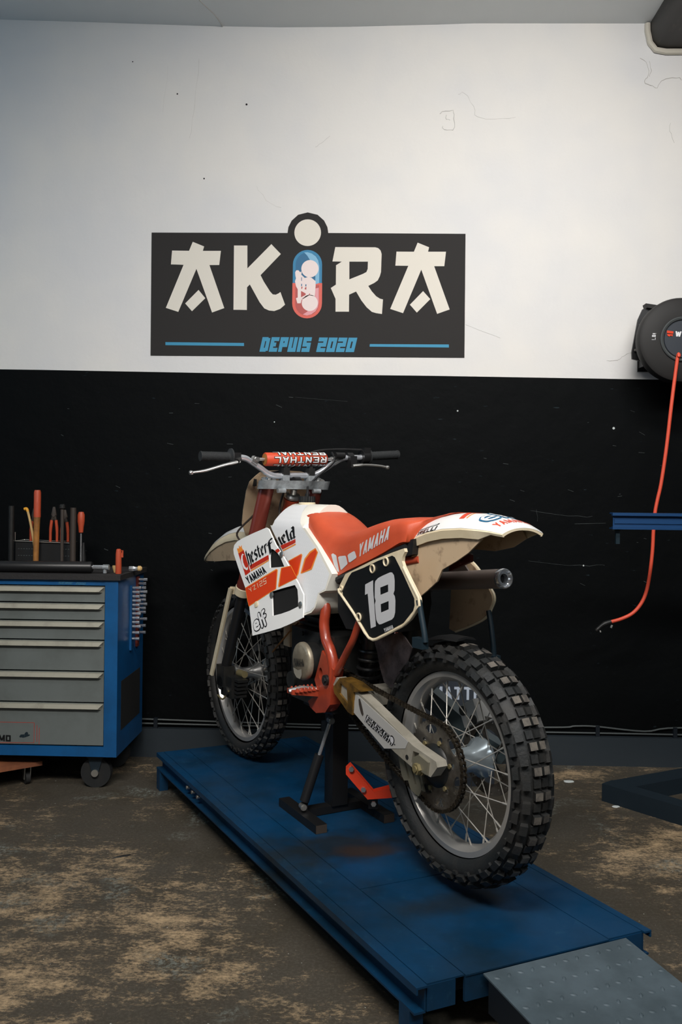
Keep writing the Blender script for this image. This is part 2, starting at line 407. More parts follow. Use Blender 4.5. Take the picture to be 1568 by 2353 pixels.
# ------------------------------------------------------------------ lettering
GL = {  # strokes on a unit cell
 'A': [((0, 0), (.5, 1)), ((1, 0), (.5, 1)), ((.18, .28), (.82, .28))], 'Y': [((0, 1), (.5, .42)), ((1, 1), (.5, .42)), ((.5, 0), (.5, .5))],
 'M': [((0, 0), (0, 1)), ((1, 0), (1, 1)), ((0, 1), (.5, .1)), ((1, 1), (.5, .1))], 'H': [((0, 0), (0, 1)), ((1, 0), (1, 1)), ((0, .5), (1, .5))],
 'P': [((0, 0), (0, 1)), ((0, 1), (1, 1)), ((1, 1), (1, .45)), ((0, .45), (1, .45))], 'I': [((.5, 0), (.5, 1))],
 'R': [((0, 0), (0, 1)), ((0, 1), (1, 1)), ((1, 1), (1, .5)), ((0, .5), (1, .5)), ((.45, .5), (1, 0))],
 'E': [((0, 0), (0, 1)), ((0, 1), (1, 1)), ((0, .5), (.9, .5)), ((0, 0), (1, 0))], 'L': [((0, 0), (0, 1)), ((0, 0), (1, 0))],
 'N': [((0, 0), (0, 1)), ((1, 0), (1, 1)), ((0, 1), (1, 0))], 'T': [((.5, 0), (.5, 1)), ((0, 1), (1, 1))],
 'U': [((0, 0), (0, 1)), ((1, 0), (1, 1)), ((0, 0), (1, 0))], 'D': [((0, 0), (0, 1)), ((1, .06), (1, .94)), ((0, 0), (.95, 0)), ((0, 1), (.95, 1))],
 'S': [((0, 1), (1, 1)), ((0, .5), (0, 1)), ((0, .5), (1, .5)), ((1, 0), (1, .5)), ((0, 0), (1, 0))],
 '5': [((0, 1), (1, 1)), ((0, .5), (0, 1)), ((0, .5), (1, .5)), ((1, 0), (1, .5)), ((0, 0), (1, 0))],
 '2': [((0, 1), (1, 1)), ((1, .5), (1, 1)), ((0, .5), (1, .5)), ((0, 0), (0, .5)), ((0, 0), (1, 0))],
 '0': [((0, 0), (0, 1)), ((1, 0), (1, 1)), ((0, 0), (1, 0)), ((0, 1), (1, 1))], 'O': [((0, 0), (0, 1)), ((1, 0), (1, 1)), ((0, 0), (1, 0)), ((0, 1), (1, 1))],
 'Z': [((0, 1), (1, 1)), ((0, 0), (1, 1)), ((0, 0), (1, 0))], '1': [((.6, 0), (.6, 1)), ((.3, .85), (.6, .95))],
 'C': [((0, 0), (0, 1)), ((0, 1), (1, 1)), ((0, 0), (1, 0))], 'W': [((0, 1), (.25, 0)), ((.5, .9), (.25, 0)), ((.5, .9), (.75, 0)), ((1, 1), (.75, 0))],
 'V': [((0, 1), (.5, 0)), ((1, 1), (.5, 0))]}
WID = {'I': .34, 'M': 1.25, 'W': 1.35, '1': .6, ' ': .6}
def letters(text, w=.6, t=.2, gap=.14, grow=0.):
    quads = []; x0 = 0.
    for ch in text:
        cw = w*WID.get(ch, 1.)
        if ch == 'I': cw = t
        for (a, b) in GL.get(ch, []):
            ax, bx_ = x0+t/2+a[0]*(cw-t), x0+t/2+b[0]*(cw-t); dy = abs(a[1]-b[1]); dx = abs(ax-bx_)
            if dy >= dx*.8 or dx == 0:
                L_ = math.hypot(dx, dy); h = (t/2+grow*.9)*min(L_/max(dy, .01), 1.5) if dx > 0 else t/2+grow
                (ya, yb) = (a[1], b[1])
                s = 1 if yb > ya else -1
                quads.append([(ax-h, ya-s*grow), (ax+h, ya-s*grow), (bx_+h, yb+s*grow), (bx_-h, yb+s*grow)])
            else:
                ya, yb = t/2+a[1]*(1-t), t/2+b[1]*(1-t); L_ = math.hypot(dx, yb-ya); h = (t/2+grow)*L_/dx; s = 1 if bx_ > ax else -1
                if a[0] in (0, 1): ax -= s*t/2
                if b[0] in (0, 1): bx_ += s*t/2
                e = grow if abs(ya-yb) < .01 else 0
                if abs(ya-yb) < .01: e += 0
                quads.append([(ax-s*e, ya-h), (bx_+s*e, yb-h), (bx_+s*e, yb+h), (ax-s*e, ya+h)])
        x0 += cw+gap
    return quads, x0-gap
def bil(q, u, v):   # corners BL, BR, TR, TL
    return tuple((q[0][i]*(1-u)+q[1][i]*u)*(1-v)+(q[3][i]*(1-u)+q[2][i]*u)*v for i in (0, 1))
def lift_layer(bm): return bm.verts.layers.float.get('lift') or bm.verts.layers.float.new('lift')
def film(bm, pts, f, d, k, L):   # each stroke of print lies a hair above the one before it
    vs = []
    for p in pts:
        v = bm.verts.new(f(p[0], p[1], d+k)); v[L] = k; vs.append(v)
    bm.faces.new(vs)
def write(bm, text, q, f, d, w=.6, t=.2, gap=.14, grow=0., flip=False):
    qs, W_ = letters(text, w, t, gap, grow)
    L = lift_layer(bm)
    for i, qd in enumerate(qs): film(bm, [bil(q, x/W_, y) for x, y in qd], f, d, .000012*i, L)
def stroke(bm, pts, wid, f, d, nn=10):
    # thick round line in surface coordinates
    L = lift_layer(bm); k = 0.
    for i in range(len(pts)-1):
        (x0, y0), (x1, y1) = pts[i], pts[i+1]; L_ = math.hypot(x1-x0, y1-y0)
        if L_ < 1e-6: continue
        nx, ny = -(y1-y0)/L_*wid/2, (x1-x0)/L_*wid/2
        k += .000012; film(bm, [(x0+nx, y0+ny), (x0-nx, y0-ny), (x1-nx, y1-ny), (x1+nx, y1+ny)], f, d, k, L)
    for (x, y) in pts:
        k += .000012; film(bm, [(x+wid/2*math.cos(a), y+wid/2*math.sin(a)) for a in [2*math.pi*j/nn for j in range(nn)]], f, d, k, L)
def nib(bm, strokes, q, f, d, n=(.10, .075), W_=1.):
    # broad-pen strokes in a cell mapped to the quad q
    L = lift_layer(bm); k = 0.
    for pl in strokes:
        for (a, b) in zip(pl[:-1], pl[1:]):
            pts = [(a[0]-n[0], a[1]-n[1]), (a[0]+n[0], a[1]+n[1]), (b[0]+n[0], b[1]+n[1]), (b[0]-n[0], b[1]-n[1])]
            k += .000012; film(bm, [bil(q, x/W_, y) for x, y in pts], f, d, k, L)
BL_ = {  # black letter hand
 'h': [[(.1, 1.25), (.1, .0)], [(.1, .8), (.32, .95), (.45, .75), (.45, .1), (.36, -.2)]], 'e': [[(.12, .8), (.12, .2), (.28, .02), (.46, .18)], [(.12, .8), (.32, .96), (.42, .72), (.16, .42)]],
 's': [[(.44, .82), (.28, .95), (.12, .78), (.14, .6), (.40, .42), (.42, .2), (.24, .02), (.08, .16)]], 't': [[(.18, 1.2), (.18, .2), (.30, .02), (.42, .14)], [(.04, .86), (.38, .86)]],
 'r': [[(.12, .92), (.12, .0)], [(.12, .75), (.30, .95), (.42, .82)]], 'f': [[(.18, -.25), (.18, 1.05), (.32, 1.28), (.46, 1.18)], [(.02, .8), (.4, .8)]],
 'i': [[(.12, .9), (.12, .1), (.22, .0)], [(.10, 1.18), (.16, 1.22)]], 'l': [[(.12, 1.3), (.12, .12), (.24, .0)]],
 'd': [[(.40, .88), (.22, .98), (.10, .74), (.10, .2), (.24, .02), (.44, .2)], [(.34, 1.42), (.44, 1.25), (.44, .1), (.54, .0)]]}
def black_letter(bm, text, q, f, d):
    adv = {'i': .30, 'l': .34, 't': .48, 'r': .48}; x = 0.; st = []
    for ch in text:
        for pl in BL_[ch]: st.append([(px+x, py) for px, py in pl])
        x += adv.get(ch, .58)
    nib(bm, st, q, f, d, W_=x)
def disc(bm, c, r, f, d, n=24):
    bm.faces.new([bm.verts.new(f(c[0]+r*math.cos(t), c[1]+r*math.sin(t), d)) for t in [2*math.pi*i/n for i in range(n)]])
def poly(bm, pts, f, d): fill(bm, pts, [], f, d)
def sheet(y0, x0, z0, a, b): return lambda x, z, d=0.: V((x, y0+a*(x-x0)+b*(z-z0)+d, z))
# ------------------------------------------------------------------ traced outlines (metres, in the frame of the thing they belong to)
P = {
'shroud':[(0.91,1.1333),(0.9919,1.1096),(1.058,1.0886),(1.0911,1.0755),(1.1092,1.0604),(1.1114,1.0443),(1.1024,1.027),(1.0429,0.9642),(0.9883,0.91),(0.9458,0.8494),(0.9212,0.8016),(0.8963,0.7496),(0.814,0.7725),(0.7327,0.7966),(0.6764,0.8184),(0.6367,0.8351),(0.6136,0.8461),(0.6176,0.8776),(0.628,0.9202),(0.6663,0.9545),(0.7633,1.0274),(0.8344,1.076),(0.8935,1.1288)],
'vent1':[(0.8675,1.0603),(0.8601,1.0279),(0.8487,0.9937),(0.8024,0.9987),(0.7614,1.0041),(0.7943,1.0353),(0.8166,1.0488),(0.8448,1.0588)],
'vent2':[(0.8166,0.9128),(0.7502,0.9312),(0.6839,0.9476),(0.6656,0.934),(0.6541,0.9052),(0.6476,0.8791),(0.6925,0.8601),(0.7394,0.8448),(0.7894,0.8317),(0.8021,0.871)],
'redbar1':[(0.9819,0.9923),(0.8693,1.038),(0.8623,1.0231),(0.9701,0.9785)],
'orbar1':[(0.9689,0.9766),(0.8628,1.0217),(0.8606,1.0178),(0.9652,0.9724)],
'redbar2':[(0.832,1.0565),(0.8119,1.0642),(0.7996,1.0566),(0.8164,1.0474)],
'crestred':[(1.0718,1.0318),(1.0378,1.0468),(0.9696,0.9709),(0.999,0.9549)],
'crown':[(1.0852,1.0495),(1.0703,1.0503),(1.0761,1.0623),(1.0633,1.0551),(1.0557,1.0634),(1.0511,1.0531),(1.0431,1.0483),(1.0709,1.0344),(1.0799,1.0427)],
'crown2':[(1.0725,1.0344),(1.0414,1.048),(1.0379,1.0451),(1.0698,1.0306)],
'cletter':[(1.0263,1.0292),(1.0419,1.0323),(1.0471,1.0236),(1.045,1.008),(1.0321,0.9914),(1.0154,0.9787),(0.9946,0.9742),(0.9879,0.979),(0.992,0.9881),(0.9983,0.9816),(1.0111,0.9868),(1.0264,1.0005),(1.035,1.0156),(1.0371,1.0268)],
'box1':[(0.9859,0.9102),(0.802,0.9902),(0.7934,0.9251),(0.8233,0.9119),(0.9458,0.8504),(0.9588,0.8682)],
'box1o':[(0.9889,0.9112),(0.807,0.9933),(0.797,0.9901),(0.7898,0.9242),(0.8226,0.9092),(0.9458,0.8471),(0.9622,0.8674)],
'box2':[(0.7749,0.9968),(0.7234,1.0084),(0.6789,0.9723),(0.7732,0.9349)],
'box2o':[(0.7795,0.9988),(0.7212,1.0109),(0.6756,0.9714),(0.7764,0.9312),(0.7815,0.9365)],
'bar2white':[(1.1137,0.9825)],
'yamaha_s':[(0.9699,0.9256),(0.862,0.9764),(0.8889,0.997),(0.9987,0.948)],
'yz':[(0.9502,0.899),(0.8536,0.9384),(0.8612,0.9589),(0.9666,0.9095)],
'elfq':[(0.8872,0.7662),(0.799,0.8038),(0.8469,0.8492),(0.9115,0.8067)],
'ches1':[(0.9871,0.9936),(0.8646,1.0547),(0.8864,1.0913),(1.0271,1.0439)],
'bolt_s':[(0.8987,0.8601),(0.8113,0.9015),(0.6345,0.8863),(1.1137,0.9825)],
'bolt_s1':[(0.786,1.0435)],
'tank':[(1.0102,1.1396),(0.9106,1.1946),(0.8581,1.2194),(0.8082,1.2218),(0.7224,1.2179),(0.6713,1.209),(0.7666,1.1676),(0.7525,1.1516),(0.6203,1.0801),(0.4893,0.9996),(0.497,0.9809),(0.5094,0.9436),(0.5467,0.9309),(0.5485,0.9094),(0.5539,0.8844),(0.5723,0.8671),(0.6182,0.8517),(0.6489,0.9175),(0.7051,0.9566),(0.8379,1.0281),(0.9901,1.1228)],
'tankpanel':[(0.9996,1.1259),(0.8016,1.2068),(0.7525,1.1516),(0.628,1.0749),(0.5041,0.9984),(0.5118,0.9494),(0.5516,0.9319),(0.5582,0.887),(0.5803,0.8707),(0.6181,0.8592),(0.6489,0.9175),(0.7051,0.9566),(0.8379,1.0281)],
'tredbar':[(0.89,1.0682),(0.7851,1.0975),(0.7786,1.0852),(0.8675,1.0564)],
'torbar':[(0.8645,1.0539),(0.7767,1.0825),(0.7745,1.0777),(0.8592,1.0505)],
'tbox2':[(0.8016,1.0175),(0.722,1.0465),(0.7148,1.0421),(0.7183,0.983),(0.7243,0.9728)],
'tbox2o':[(0.8062,1.0197),(0.7203,1.0506),(0.7098,1.0464),(0.7109,0.982),(0.7212,0.9699)],
'tbox3':[(0.6881,0.9883),(0.6805,1.0336),(0.6564,1.0559),(0.6263,1.0709),(0.612,1.0601),(0.6321,1.0069)],
'tbox3o':[(0.6971,0.9854),(0.69,1.0352),(0.6649,1.0601),(0.6294,1.0752),(0.6062,1.062),(0.6241,1.0038),(0.6867,0.9853)],
'ches2':[(0.8856,1.071),(0.7875,1.1026),(0.8103,1.1416),(0.9497,1.109)],
'tankcap':[(0.8171,1.2204),(0.6898,1.2231)],
'seat_yamaha':[(0.3691,1.0598),(0.2075,1.1236),(0.1988,1.1659),(0.3734,1.1009)],
'seat_b1':[(0.5522,1.0569),(0.5462,1.0612),(0.5225,1.0565),(0.5145,1.0503),(0.4818,1.0078),(0.4856,1.0049),(0.4973,1.0077),(0.5231,1.0249)],
'seat_b2':[(0.5048,1.0509),(0.4975,1.0548),(0.4566,1.0596),(0.4496,1.0567),(0.4329,1.0369),(0.4344,1.0335),(0.4666,1.0135),(0.4741,1.014),(0.4969,1.0402)],
'seat_b3':[(0.4408,1.0606),(0.4361,1.0653),(0.4043,1.0771),(0.3958,1.0765),(0.3805,1.0612),(0.3818,1.0568),(0.4167,1.0414),(0.4251,1.0408)],
'seat_low':[(0.5765,1.0393),(0.525,0.9999),(0.5025,0.9883),(0.4658,1.0047),(0.3343,1.0429),(0.2353,1.0788),(0.161,1.1177),(0.1129,1.1261),(0.1137,1.1519)],
'plate':[(0.409,0.9611),(0.4003,0.9747),(0.3691,1.0099),(0.3278,1.0239),(0.2162,1.0617),(0.1064,1.0931),(0.053,1.1069),(0.0486,1.0974),(0.0597,1.0838),(0.0623,1.0706),(0.0535,1.0551),(0.0246,1.0236),(-0.0202,0.977),(-0.0238,0.9569),(-0.0086,0.9441),(-0.0019,0.9354),(0.0198,0.9137),(0.0531,0.8917),(0.1316,0.858),(0.1864,0.8351),(0.2052,0.8303),(0.2275,0.8325),(0.2505,0.8448),(0.3148,0.8942),(0.3889,0.9413),(0.4052,0.9506)],
'platein':[(0.3857,0.9579),(0.348,1.0027),(0.331,1.0174),(0.261,1.0378),(0.1817,1.0641),(0.1107,1.083),(0.0973,1.0797),(0.0854,1.0674),(0.0531,1.0341),(0.0002,0.9733),(-0.0016,0.9544),(0.005,0.9394),(0.0505,0.9001),(0.1317,0.8646),(0.1927,0.8393),(0.2116,0.8357),(0.2277,0.8385),(0.2707,0.8699),(0.3253,0.9089),(0.3818,0.9439)],
'd1':[(0.2518,0.9883),(0.2081,1.0051),(0.2075,0.977),(0.1982,0.9541),(0.1903,0.8727),(0.217,0.8628),(0.235,0.9623),(0.2521,0.9574)],
'd1v':[(0.2518,0.9883),(0.2081,1.0051),(0.2068,0.9737),(0.2521,0.9574)],
'd1s':[(0.2373,0.9629),(0.2068,0.9737),(0.1903,0.8727),(0.2179,0.8627)],
'd8':[(0.199,0.9948),(0.1961,1.0036),(0.1822,1.0133),(0.1562,1.0231),(0.1187,1.0353),(0.1083,1.0353),(0.0993,1.0286),(0.0955,1.0158),(0.0955,0.9862),(0.1012,0.9758),(0.0937,0.97),(0.0905,0.9572),(0.0913,0.9243),(0.0969,0.9105),(0.1071,0.9027),(0.1625,0.8822),(0.1733,0.88),(0.1827,0.8847),(0.1891,0.8923),(0.1978,0.9354),(0.1933,0.9461),(0.1989,0.9557)],
'd8h1':[(0.1693,0.9871),(0.129,0.9999),(0.128,0.9792),(0.1673,0.9663)],
'd8h2':[(0.1658,0.9395),(0.1251,0.953),(0.1246,0.9295),(0.1632,0.9158)],
'plate_y':[(0.1444,0.8612),(0.0978,0.8784),(0.1024,0.8884),(0.1495,0.8714)],
'pbolts':[(0.2116,1.0381),(0.1402,1.0636),(0.285,0.8873),(0.3901,0.9638)],
'airbox':[(0.4612,0.9467),(0.406,0.9672),(0.2072,0.8304),(0.4231,0.8343),(0.4756,0.8939)],
'pirelli':[(0.1295,1.1395),(0.0242,1.1609),(0.0278,1.1836),(0.1313,1.1581)],
'felf':[(-0.5885,0.421),(-0.5374,0.3146),(-0.2072,0.0547),(-0.2921,0.1714)],
'fyam':[(-0.5806,0.3754),(-0.4893,0.2359),(-0.2942,0.0796),(-0.477,0.3019)],
'fred':[(-0.5447,0.4639),(-0.5678,0.4571),(-0.156,0.0835),(-0.1538,0.1481)],
'ftail':[(-0.4306,0.243),(-0.3113,0.0183),(-0.2094,-0.0719),(0.041,-0.2669),(-0.4437,0.1966)],
'arm':[(0.36,0.6459),(0.3248,0.6498),(0.2616,0.6323),(-0.0279,0.5488)],
'arm2':[(0.2436,0.6375),(0.0343,0.5598),(-0.0722,0.5437),(-0.0492,0.4964),(0.0252,0.4967),(0.1243,0.5192),(0.2836,0.581)],
'armplate':[(0.3392,0.6408),(0.3275,0.6416),(0.0566,0.566),(0.0709,0.5434),(0.1776,0.5165),(0.3588,0.5875)],
'prologo':[(0.2829,0.5707),(0.131,0.5334),(0.1135,0.552),(0.2692,0.5933)],
'armhole':[(0.0341,0.546),(0.0056,0.5469),(0.0159,0.5121),(0.043,0.5104)],
'armhole2':[(0.0627,0.521)],
'guide':[(0.1658,0.5222),(0.1413,0.5111),(0.0508,0.4972),(0.0307,0.4528),(0.0367,0.4308),(0.0492,0.4104),(0.0655,0.4111),(0.0887,0.4173),(0.1025,0.4397),(0.1227,0.434),(0.1332,0.4482)],
'gold':[(0.4466,0.6844),(0.4277,0.6799),(0.3606,0.6736),(0.3018,0.6574),(0.3423,0.6463),(0.3526,0.5765),(0.3767,0.5837),(0.4642,0.6254)],
'peg':[(0.7541,0.5893),(0.6511,0.6241),(0.5196,0.6262),(0.5125,0.6067),(0.5727,0.5832),(0.6215,0.5815),(0.705,0.5834)],
'bracket':[(0.5694,0.6311),(0.5305,0.6905),(0.4721,0.6942),(0.4779,0.6676),(0.4888,0.5788),(0.5274,0.548),(0.5808,0.5332),(0.6225,0.5442),(0.6369,0.5613),(0.582,0.5858),(0.5758,0.6167)],
'tube1':[(0.5614,0.8756),(0.5603,0.8265),(0.5425,0.7798),(0.512,0.7455),(0.4915,0.6972)],
'tube2':[(0.3292,0.8629),(0.3634,0.8059),(0.4168,0.7479),(0.4657,0.6921)],
'cover':[(0.642,0.6944),(0.7097,0.6864),(0.5822,0.6945),(0.6398,0.7548),(0.6299,0.6364)],
'covtext':[(0.6959,0.6701),(0.6168,0.6836),(0.6245,0.7073),(0.6929,0.6994)],
'rplate':[(0.2557,1.0789),(0.2166,1.0839),(0.2034,1.0606),(0.1567,1.0319),(0.0948,0.9745),(0.0806,0.9578),(0.0784,0.9425),(0.0841,0.929),(0.0957,0.9096),(0.1015,0.8985),(0.1334,0.8763),(0.1954,0.8497),(0.2644,0.8242),(0.2868,0.8293),(0.28,0.9511)],
'rtop':[(0.2169,1.1014),(0.2042,1.1061),(0.2029,1.0821),(0.2165,1.0786)],
'tubeL':[(-0.0181,0.9561),(-0.0267,0.9268),(-0.0413,0.8825),(-0.0457,0.86)],
'tubeR':[(0.0956,0.9018),(0.0852,0.8747),(0.0767,0.8423)],
'tubeRl':[(0.084,0.8632),(0.0743,0.818),(0.0719,0.7788),(0.0663,0.7635)],
'tubeLl':[(-0.0191,0.9528),(-0.043,0.9072),(-0.0481,0.8758),(-0.0258,0.843),(0.0068,0.8379),(0.0074,0.8679)],
'flap':[(0.409,0.7913),(0.2573,0.8378),(0.1983,0.7981),(0.2135,0.7717),(0.2286,0.739),(0.2657,0.7143),(0.26,0.7001),(0.2977,0.6716),(0.2783,0.666),(0.3141,0.6576),(0.3483,0.6683),(0.3721,0.7081),(0.3905,0.7558)],
'skirt':[(-1.1256,0.1298),(0.8219,0.1298),(1.4887,0.1222)],
'fcream':[(0.1241,1.1274),(0.0541,1.1452),(-0.0205,1.1578),(-0.1019,1.1622),(-0.1667,1.1613),(-0.1712,1.1476),(-0.1081,1.1464),(-0.0286,1.1381),(0.0439,1.1215),(0.1063,1.1)],
'ffender':[(1.7879,0.947),(1.7708,0.9772),(1.7011,1.0216),(1.6165,1.0589),(1.5028,1.0961),(1.3945,1.119),(1.363,1.0708),(1.4545,1.0602),(1.5501,1.0556),(1.6325,1.0286),(1.4522,0.9753)],
'fnp':[(1.3265,0.026,1.33),(1.3377,0.0474,1.3052),(1.3543,0.0529,1.2682),(1.3906,0.049,1.1875),(1.4162,0.0437,1.1307),(1.4249,0.019,1.1113)],
'bars':[(1.02,0.3823,1.3881),(1.02,0.2598,1.3893),(1.02,0.2359,1.3884),(1.02,0.2118,1.3853),(1.02,0.1874,1.3722),(1.02,0.1505,1.3509),(1.02,0.1256,1.3347),(1.02,0.1006,1.3251),(1.02,0.0754,1.3234),(1.02,0.0119,1.3259),(1.02,-0.0594,1.3286),(1.02,-0.0922,1.3368),(1.02,-0.1252,1.355),(1.02,-0.1653,1.3795),(1.02,-0.1991,1.3951),(1.02,-0.2264,1.4019),(1.02,-0.2819,1.4036),(1.02,-0.3241,1.411),(1.02,-0.4612,1.4215)],
'pad':[(1.02,0.1342,1.3841),(1.02,-0.1237,1.392),(1.02,0.1332,1.4092),(1.02,0.1326,1.3591)],
'clampz':[(1.05,0.1454,1.294),(1.05,0.1126,1.313),(1.05,-0.1088,1.3054),(1.05,0.1452,1.2779),(1.05,-0.1037,1.2791),(1.05,0.051,1.3258),(1.05,-0.0571,1.3352),(1.05,0.0037,1.3057)],
'leverL':[(0.99,0.249,1.3723),(0.99,0.3134,1.3569),(0.99,0.3821,1.3363),(0.99,0.4412,1.3269)],
'leverR':[(0.95,-0.212,1.3673),(0.95,-0.2805,1.3721),(0.95,-0.3646,1.3655)],
'sign':[(-1.0493,2.5013),(-0.3968,2.5005),(-0.393,2.5284),(-0.3778,2.5593),(-0.3471,2.5872),(-0.3018,2.5986),(-0.2542,2.5873),(-0.2229,2.5596),(-0.2071,2.5287),(-0.2027,2.5009),(0.4481,2.498),(0.4494,1.9115),(-1.048,1.9125)],
'dot':[(-0.3007,2.5017),(-0.3637,2.5016)],
'A1':[(-0.9765,2.1409),(-0.8934,2.347),(-0.9544,2.3489),(-0.9495,2.415),(-0.8678,2.4142),(-0.8505,2.4571),(-0.7955,2.4351),(-0.8014,2.4139),(-0.7148,2.4141),(-0.7221,2.3466),(-0.7692,2.3464),(-0.6956,2.1411),(-0.7541,2.1197),(-0.8314,2.3281),(-0.9163,2.122)],
'A1b':[(-0.8838,2.1625),(-0.8201,2.2273),(-0.7872,2.1881),(-0.8504,2.1253)],
'K':[(-0.6523,2.4399),(-0.5881,2.4401),(-0.5869,2.3309),(-0.4736,2.4469),(-0.4277,2.3997),(-0.5235,2.2989),(-0.508,2.2687),(-0.4772,2.2211),(-0.4644,2.2075),(-0.4493,2.2061),(-0.4367,2.2122),(-0.4277,2.2187),(-0.4049,2.1585),(-0.4284,2.1383),(-0.456,2.1281),(-0.4812,2.1305),(-0.504,2.1405),(-0.5271,2.1705),(-0.5745,2.2544),(-0.5875,2.2408),(-0.5873,2.1325),(-0.6515,2.1333)],
'R':[(-0.1683,2.4335),(0.0208,2.433),(0.0359,2.429),(0.047,2.418),(0.0522,2.401),(0.0501,2.3158),(0.0448,2.2958),(0.035,2.2757),(0.0177,2.2631),(-0.0097,2.2495),(0.0081,2.223),(0.0284,2.2005),(0.046,2.1895),(0.0611,2.1856),(0.0568,2.1164),(0.0292,2.1203),(0.0091,2.1262),(-0.0161,2.1477),(-0.0416,2.1802),(-0.0671,2.2227),(-0.1,2.2075),(-0.1001,2.1267),(-0.1639,2.1264),(-0.1645,2.1872),(-0.1877,2.2388),(-0.1638,2.2549),(-0.1638,2.3472),(-0.1364,2.3644),(-0.1811,2.3652)],
'Rh':[(-0.1007,2.3645),(-0.0125,2.3647),(-0.0131,2.3306),(-0.019,2.3156),(-0.0354,2.3065),(-0.0998,2.2802)],
'A2':[(0.0956,2.1407),(0.1793,2.3453),(0.1178,2.3461),(0.1226,2.4127),(0.2051,2.4124),(0.2221,2.4555),(0.2767,2.4336),(0.2719,2.4126),(0.3567,2.4128),(0.3495,2.3443),(0.3016,2.3441),(0.3771,2.1394),(0.3181,2.1182),(0.2409,2.3274),(0.1568,2.1209)],
'A2b':[(0.1888,2.1611),(0.2505,2.2259),(0.2849,2.188),(0.2222,2.1237)],
'depuis':[(-0.5251,1.9347),(-0.2752,1.9362),(-0.0595,2.0027)],
'depuis_q':[(-0.5251,1.934),(-0.2872,1.9341),(-0.2742,2.0042),(-0.5103,2.0036)],
'y2020_q':[(-0.2545,1.9343),(-0.0742,1.9347),(-0.0585,2.0034),(-0.2398,2.0034)],
'blue1':[(-0.9767,1.9772),(-0.5992,1.9752),(-0.599,1.9607),(-0.9766,1.9627)],
'blue2':[(0.0009,1.9735),(0.3751,1.9736),(0.3753,1.9592),(-0.0,1.9611)],
'pill':[(-0.3688,2.3538),(-0.2307,2.3542),(-0.3009,2.4197),(-0.2983,2.094),(-0.3715,2.2594),(-0.2288,2.2599),(-0.3704,2.1612),(-0.2277,2.1619)],
'pw1':[(-0.2879,2.33),(-0.3287,2.3299)],
'pw2':[(-0.287,2.1672),(-0.325,2.167)],
'pbody':[(-0.3582,2.3131),(-0.3527,2.3224),(-0.3425,2.3224),(-0.335,2.3132),(-0.3276,2.3169),(-0.3275,2.304),(-0.3106,2.2864),(-0.2977,2.2902),(-0.2809,2.2875),(-0.2604,2.2709),(-0.2601,2.2468),(-0.2633,2.1987),(-0.2893,2.2042),(-0.3261,2.1818),(-0.3306,2.1651),(-0.3463,2.1651),(-0.3531,2.1891),(-0.3448,2.1928),(-0.3452,2.2317),(-0.3537,2.2465),(-0.3586,2.2705),(-0.3541,2.2835),(-0.3571,2.2983)],
'bound':[(-1.778,1.8394),(-0.9347,1.8325),(-0.1015,1.8236),(0.7216,1.8189),(1.4703,1.8139)],
'ceil':[(-1.7967,3.5259),(-1.3736,3.511),(-0.7856,3.4891),(-0.4518,3.4811),(-0.1197,3.4815),(0.4779,3.4948),(1.3143,3.4904)],
'cab1':[(-1.1156,0.1758),(-0.7489,0.1702),(-0.1246,0.1633),(0.8418,0.1713),(0.9845,0.1801),(1.0864,0.18),(1.31,0.1617),(1.488,0.1815)],
'cab2':[(-1.1154,0.155),(-0.7487,0.1536),(-0.1245,0.1488),(0.8421,0.1487),(1.0867,0.1492),(1.4884,0.1488)],
'boxmark':[(0.3214,3.0715),(0.3848,3.0764),(0.3858,2.9925),(0.3223,2.9957)],
'duct':[(1.2873,3.498),(1.2878,3.4538),(1.303,3.3923),(1.3276,3.3652),(1.3642,3.3552),(1.4535,3.3548)],
'reelc':[(1.2805,2.1505),(1.235,1.9016),(1.2951,2.1457)],
}
# ------------------------------------------------------------------ the room
def struct(o): o['kind'] = 'structure'; return o
WY = 4.2
def wallf(x, z, d=0.): return V((x, WY-d, z))
def zbound(x): return 1.8265-.0079*x
bm = B(); slab(bm, [(-4.5, zbound(-4.5)), (-1.6, zbound(-1.6)+.002), (-.6, zbound(-.6)-.002), (.3, zbound(.3)+.001), (1.2, zbound(1.2)-.001), (4.5, zbound(4.5)), (4.5, 3.75), (-4.5, 3.75)], [], wallf, 0, -.15)
wb = struct(obj('wall_back', bm, 'plaster_wall', smooth=0))
bm = B(); slab(bm, [(-4.5, -.02), (4.5, -.02), (4.5, zbound(4.5)), (1.2, zbound(1.2)-.001), (.3, zbound(.3)+.001), (-.6, zbound(-.6)-.002), (-1.6, zbound(-1.6)+.002), (-4.5, zbound(-4.5))], [], wallf, 0, -.15)
obj('painted_dado', bm, 'black_wall_paint', wb, smooth=0, label='black painted lower half of the wall')
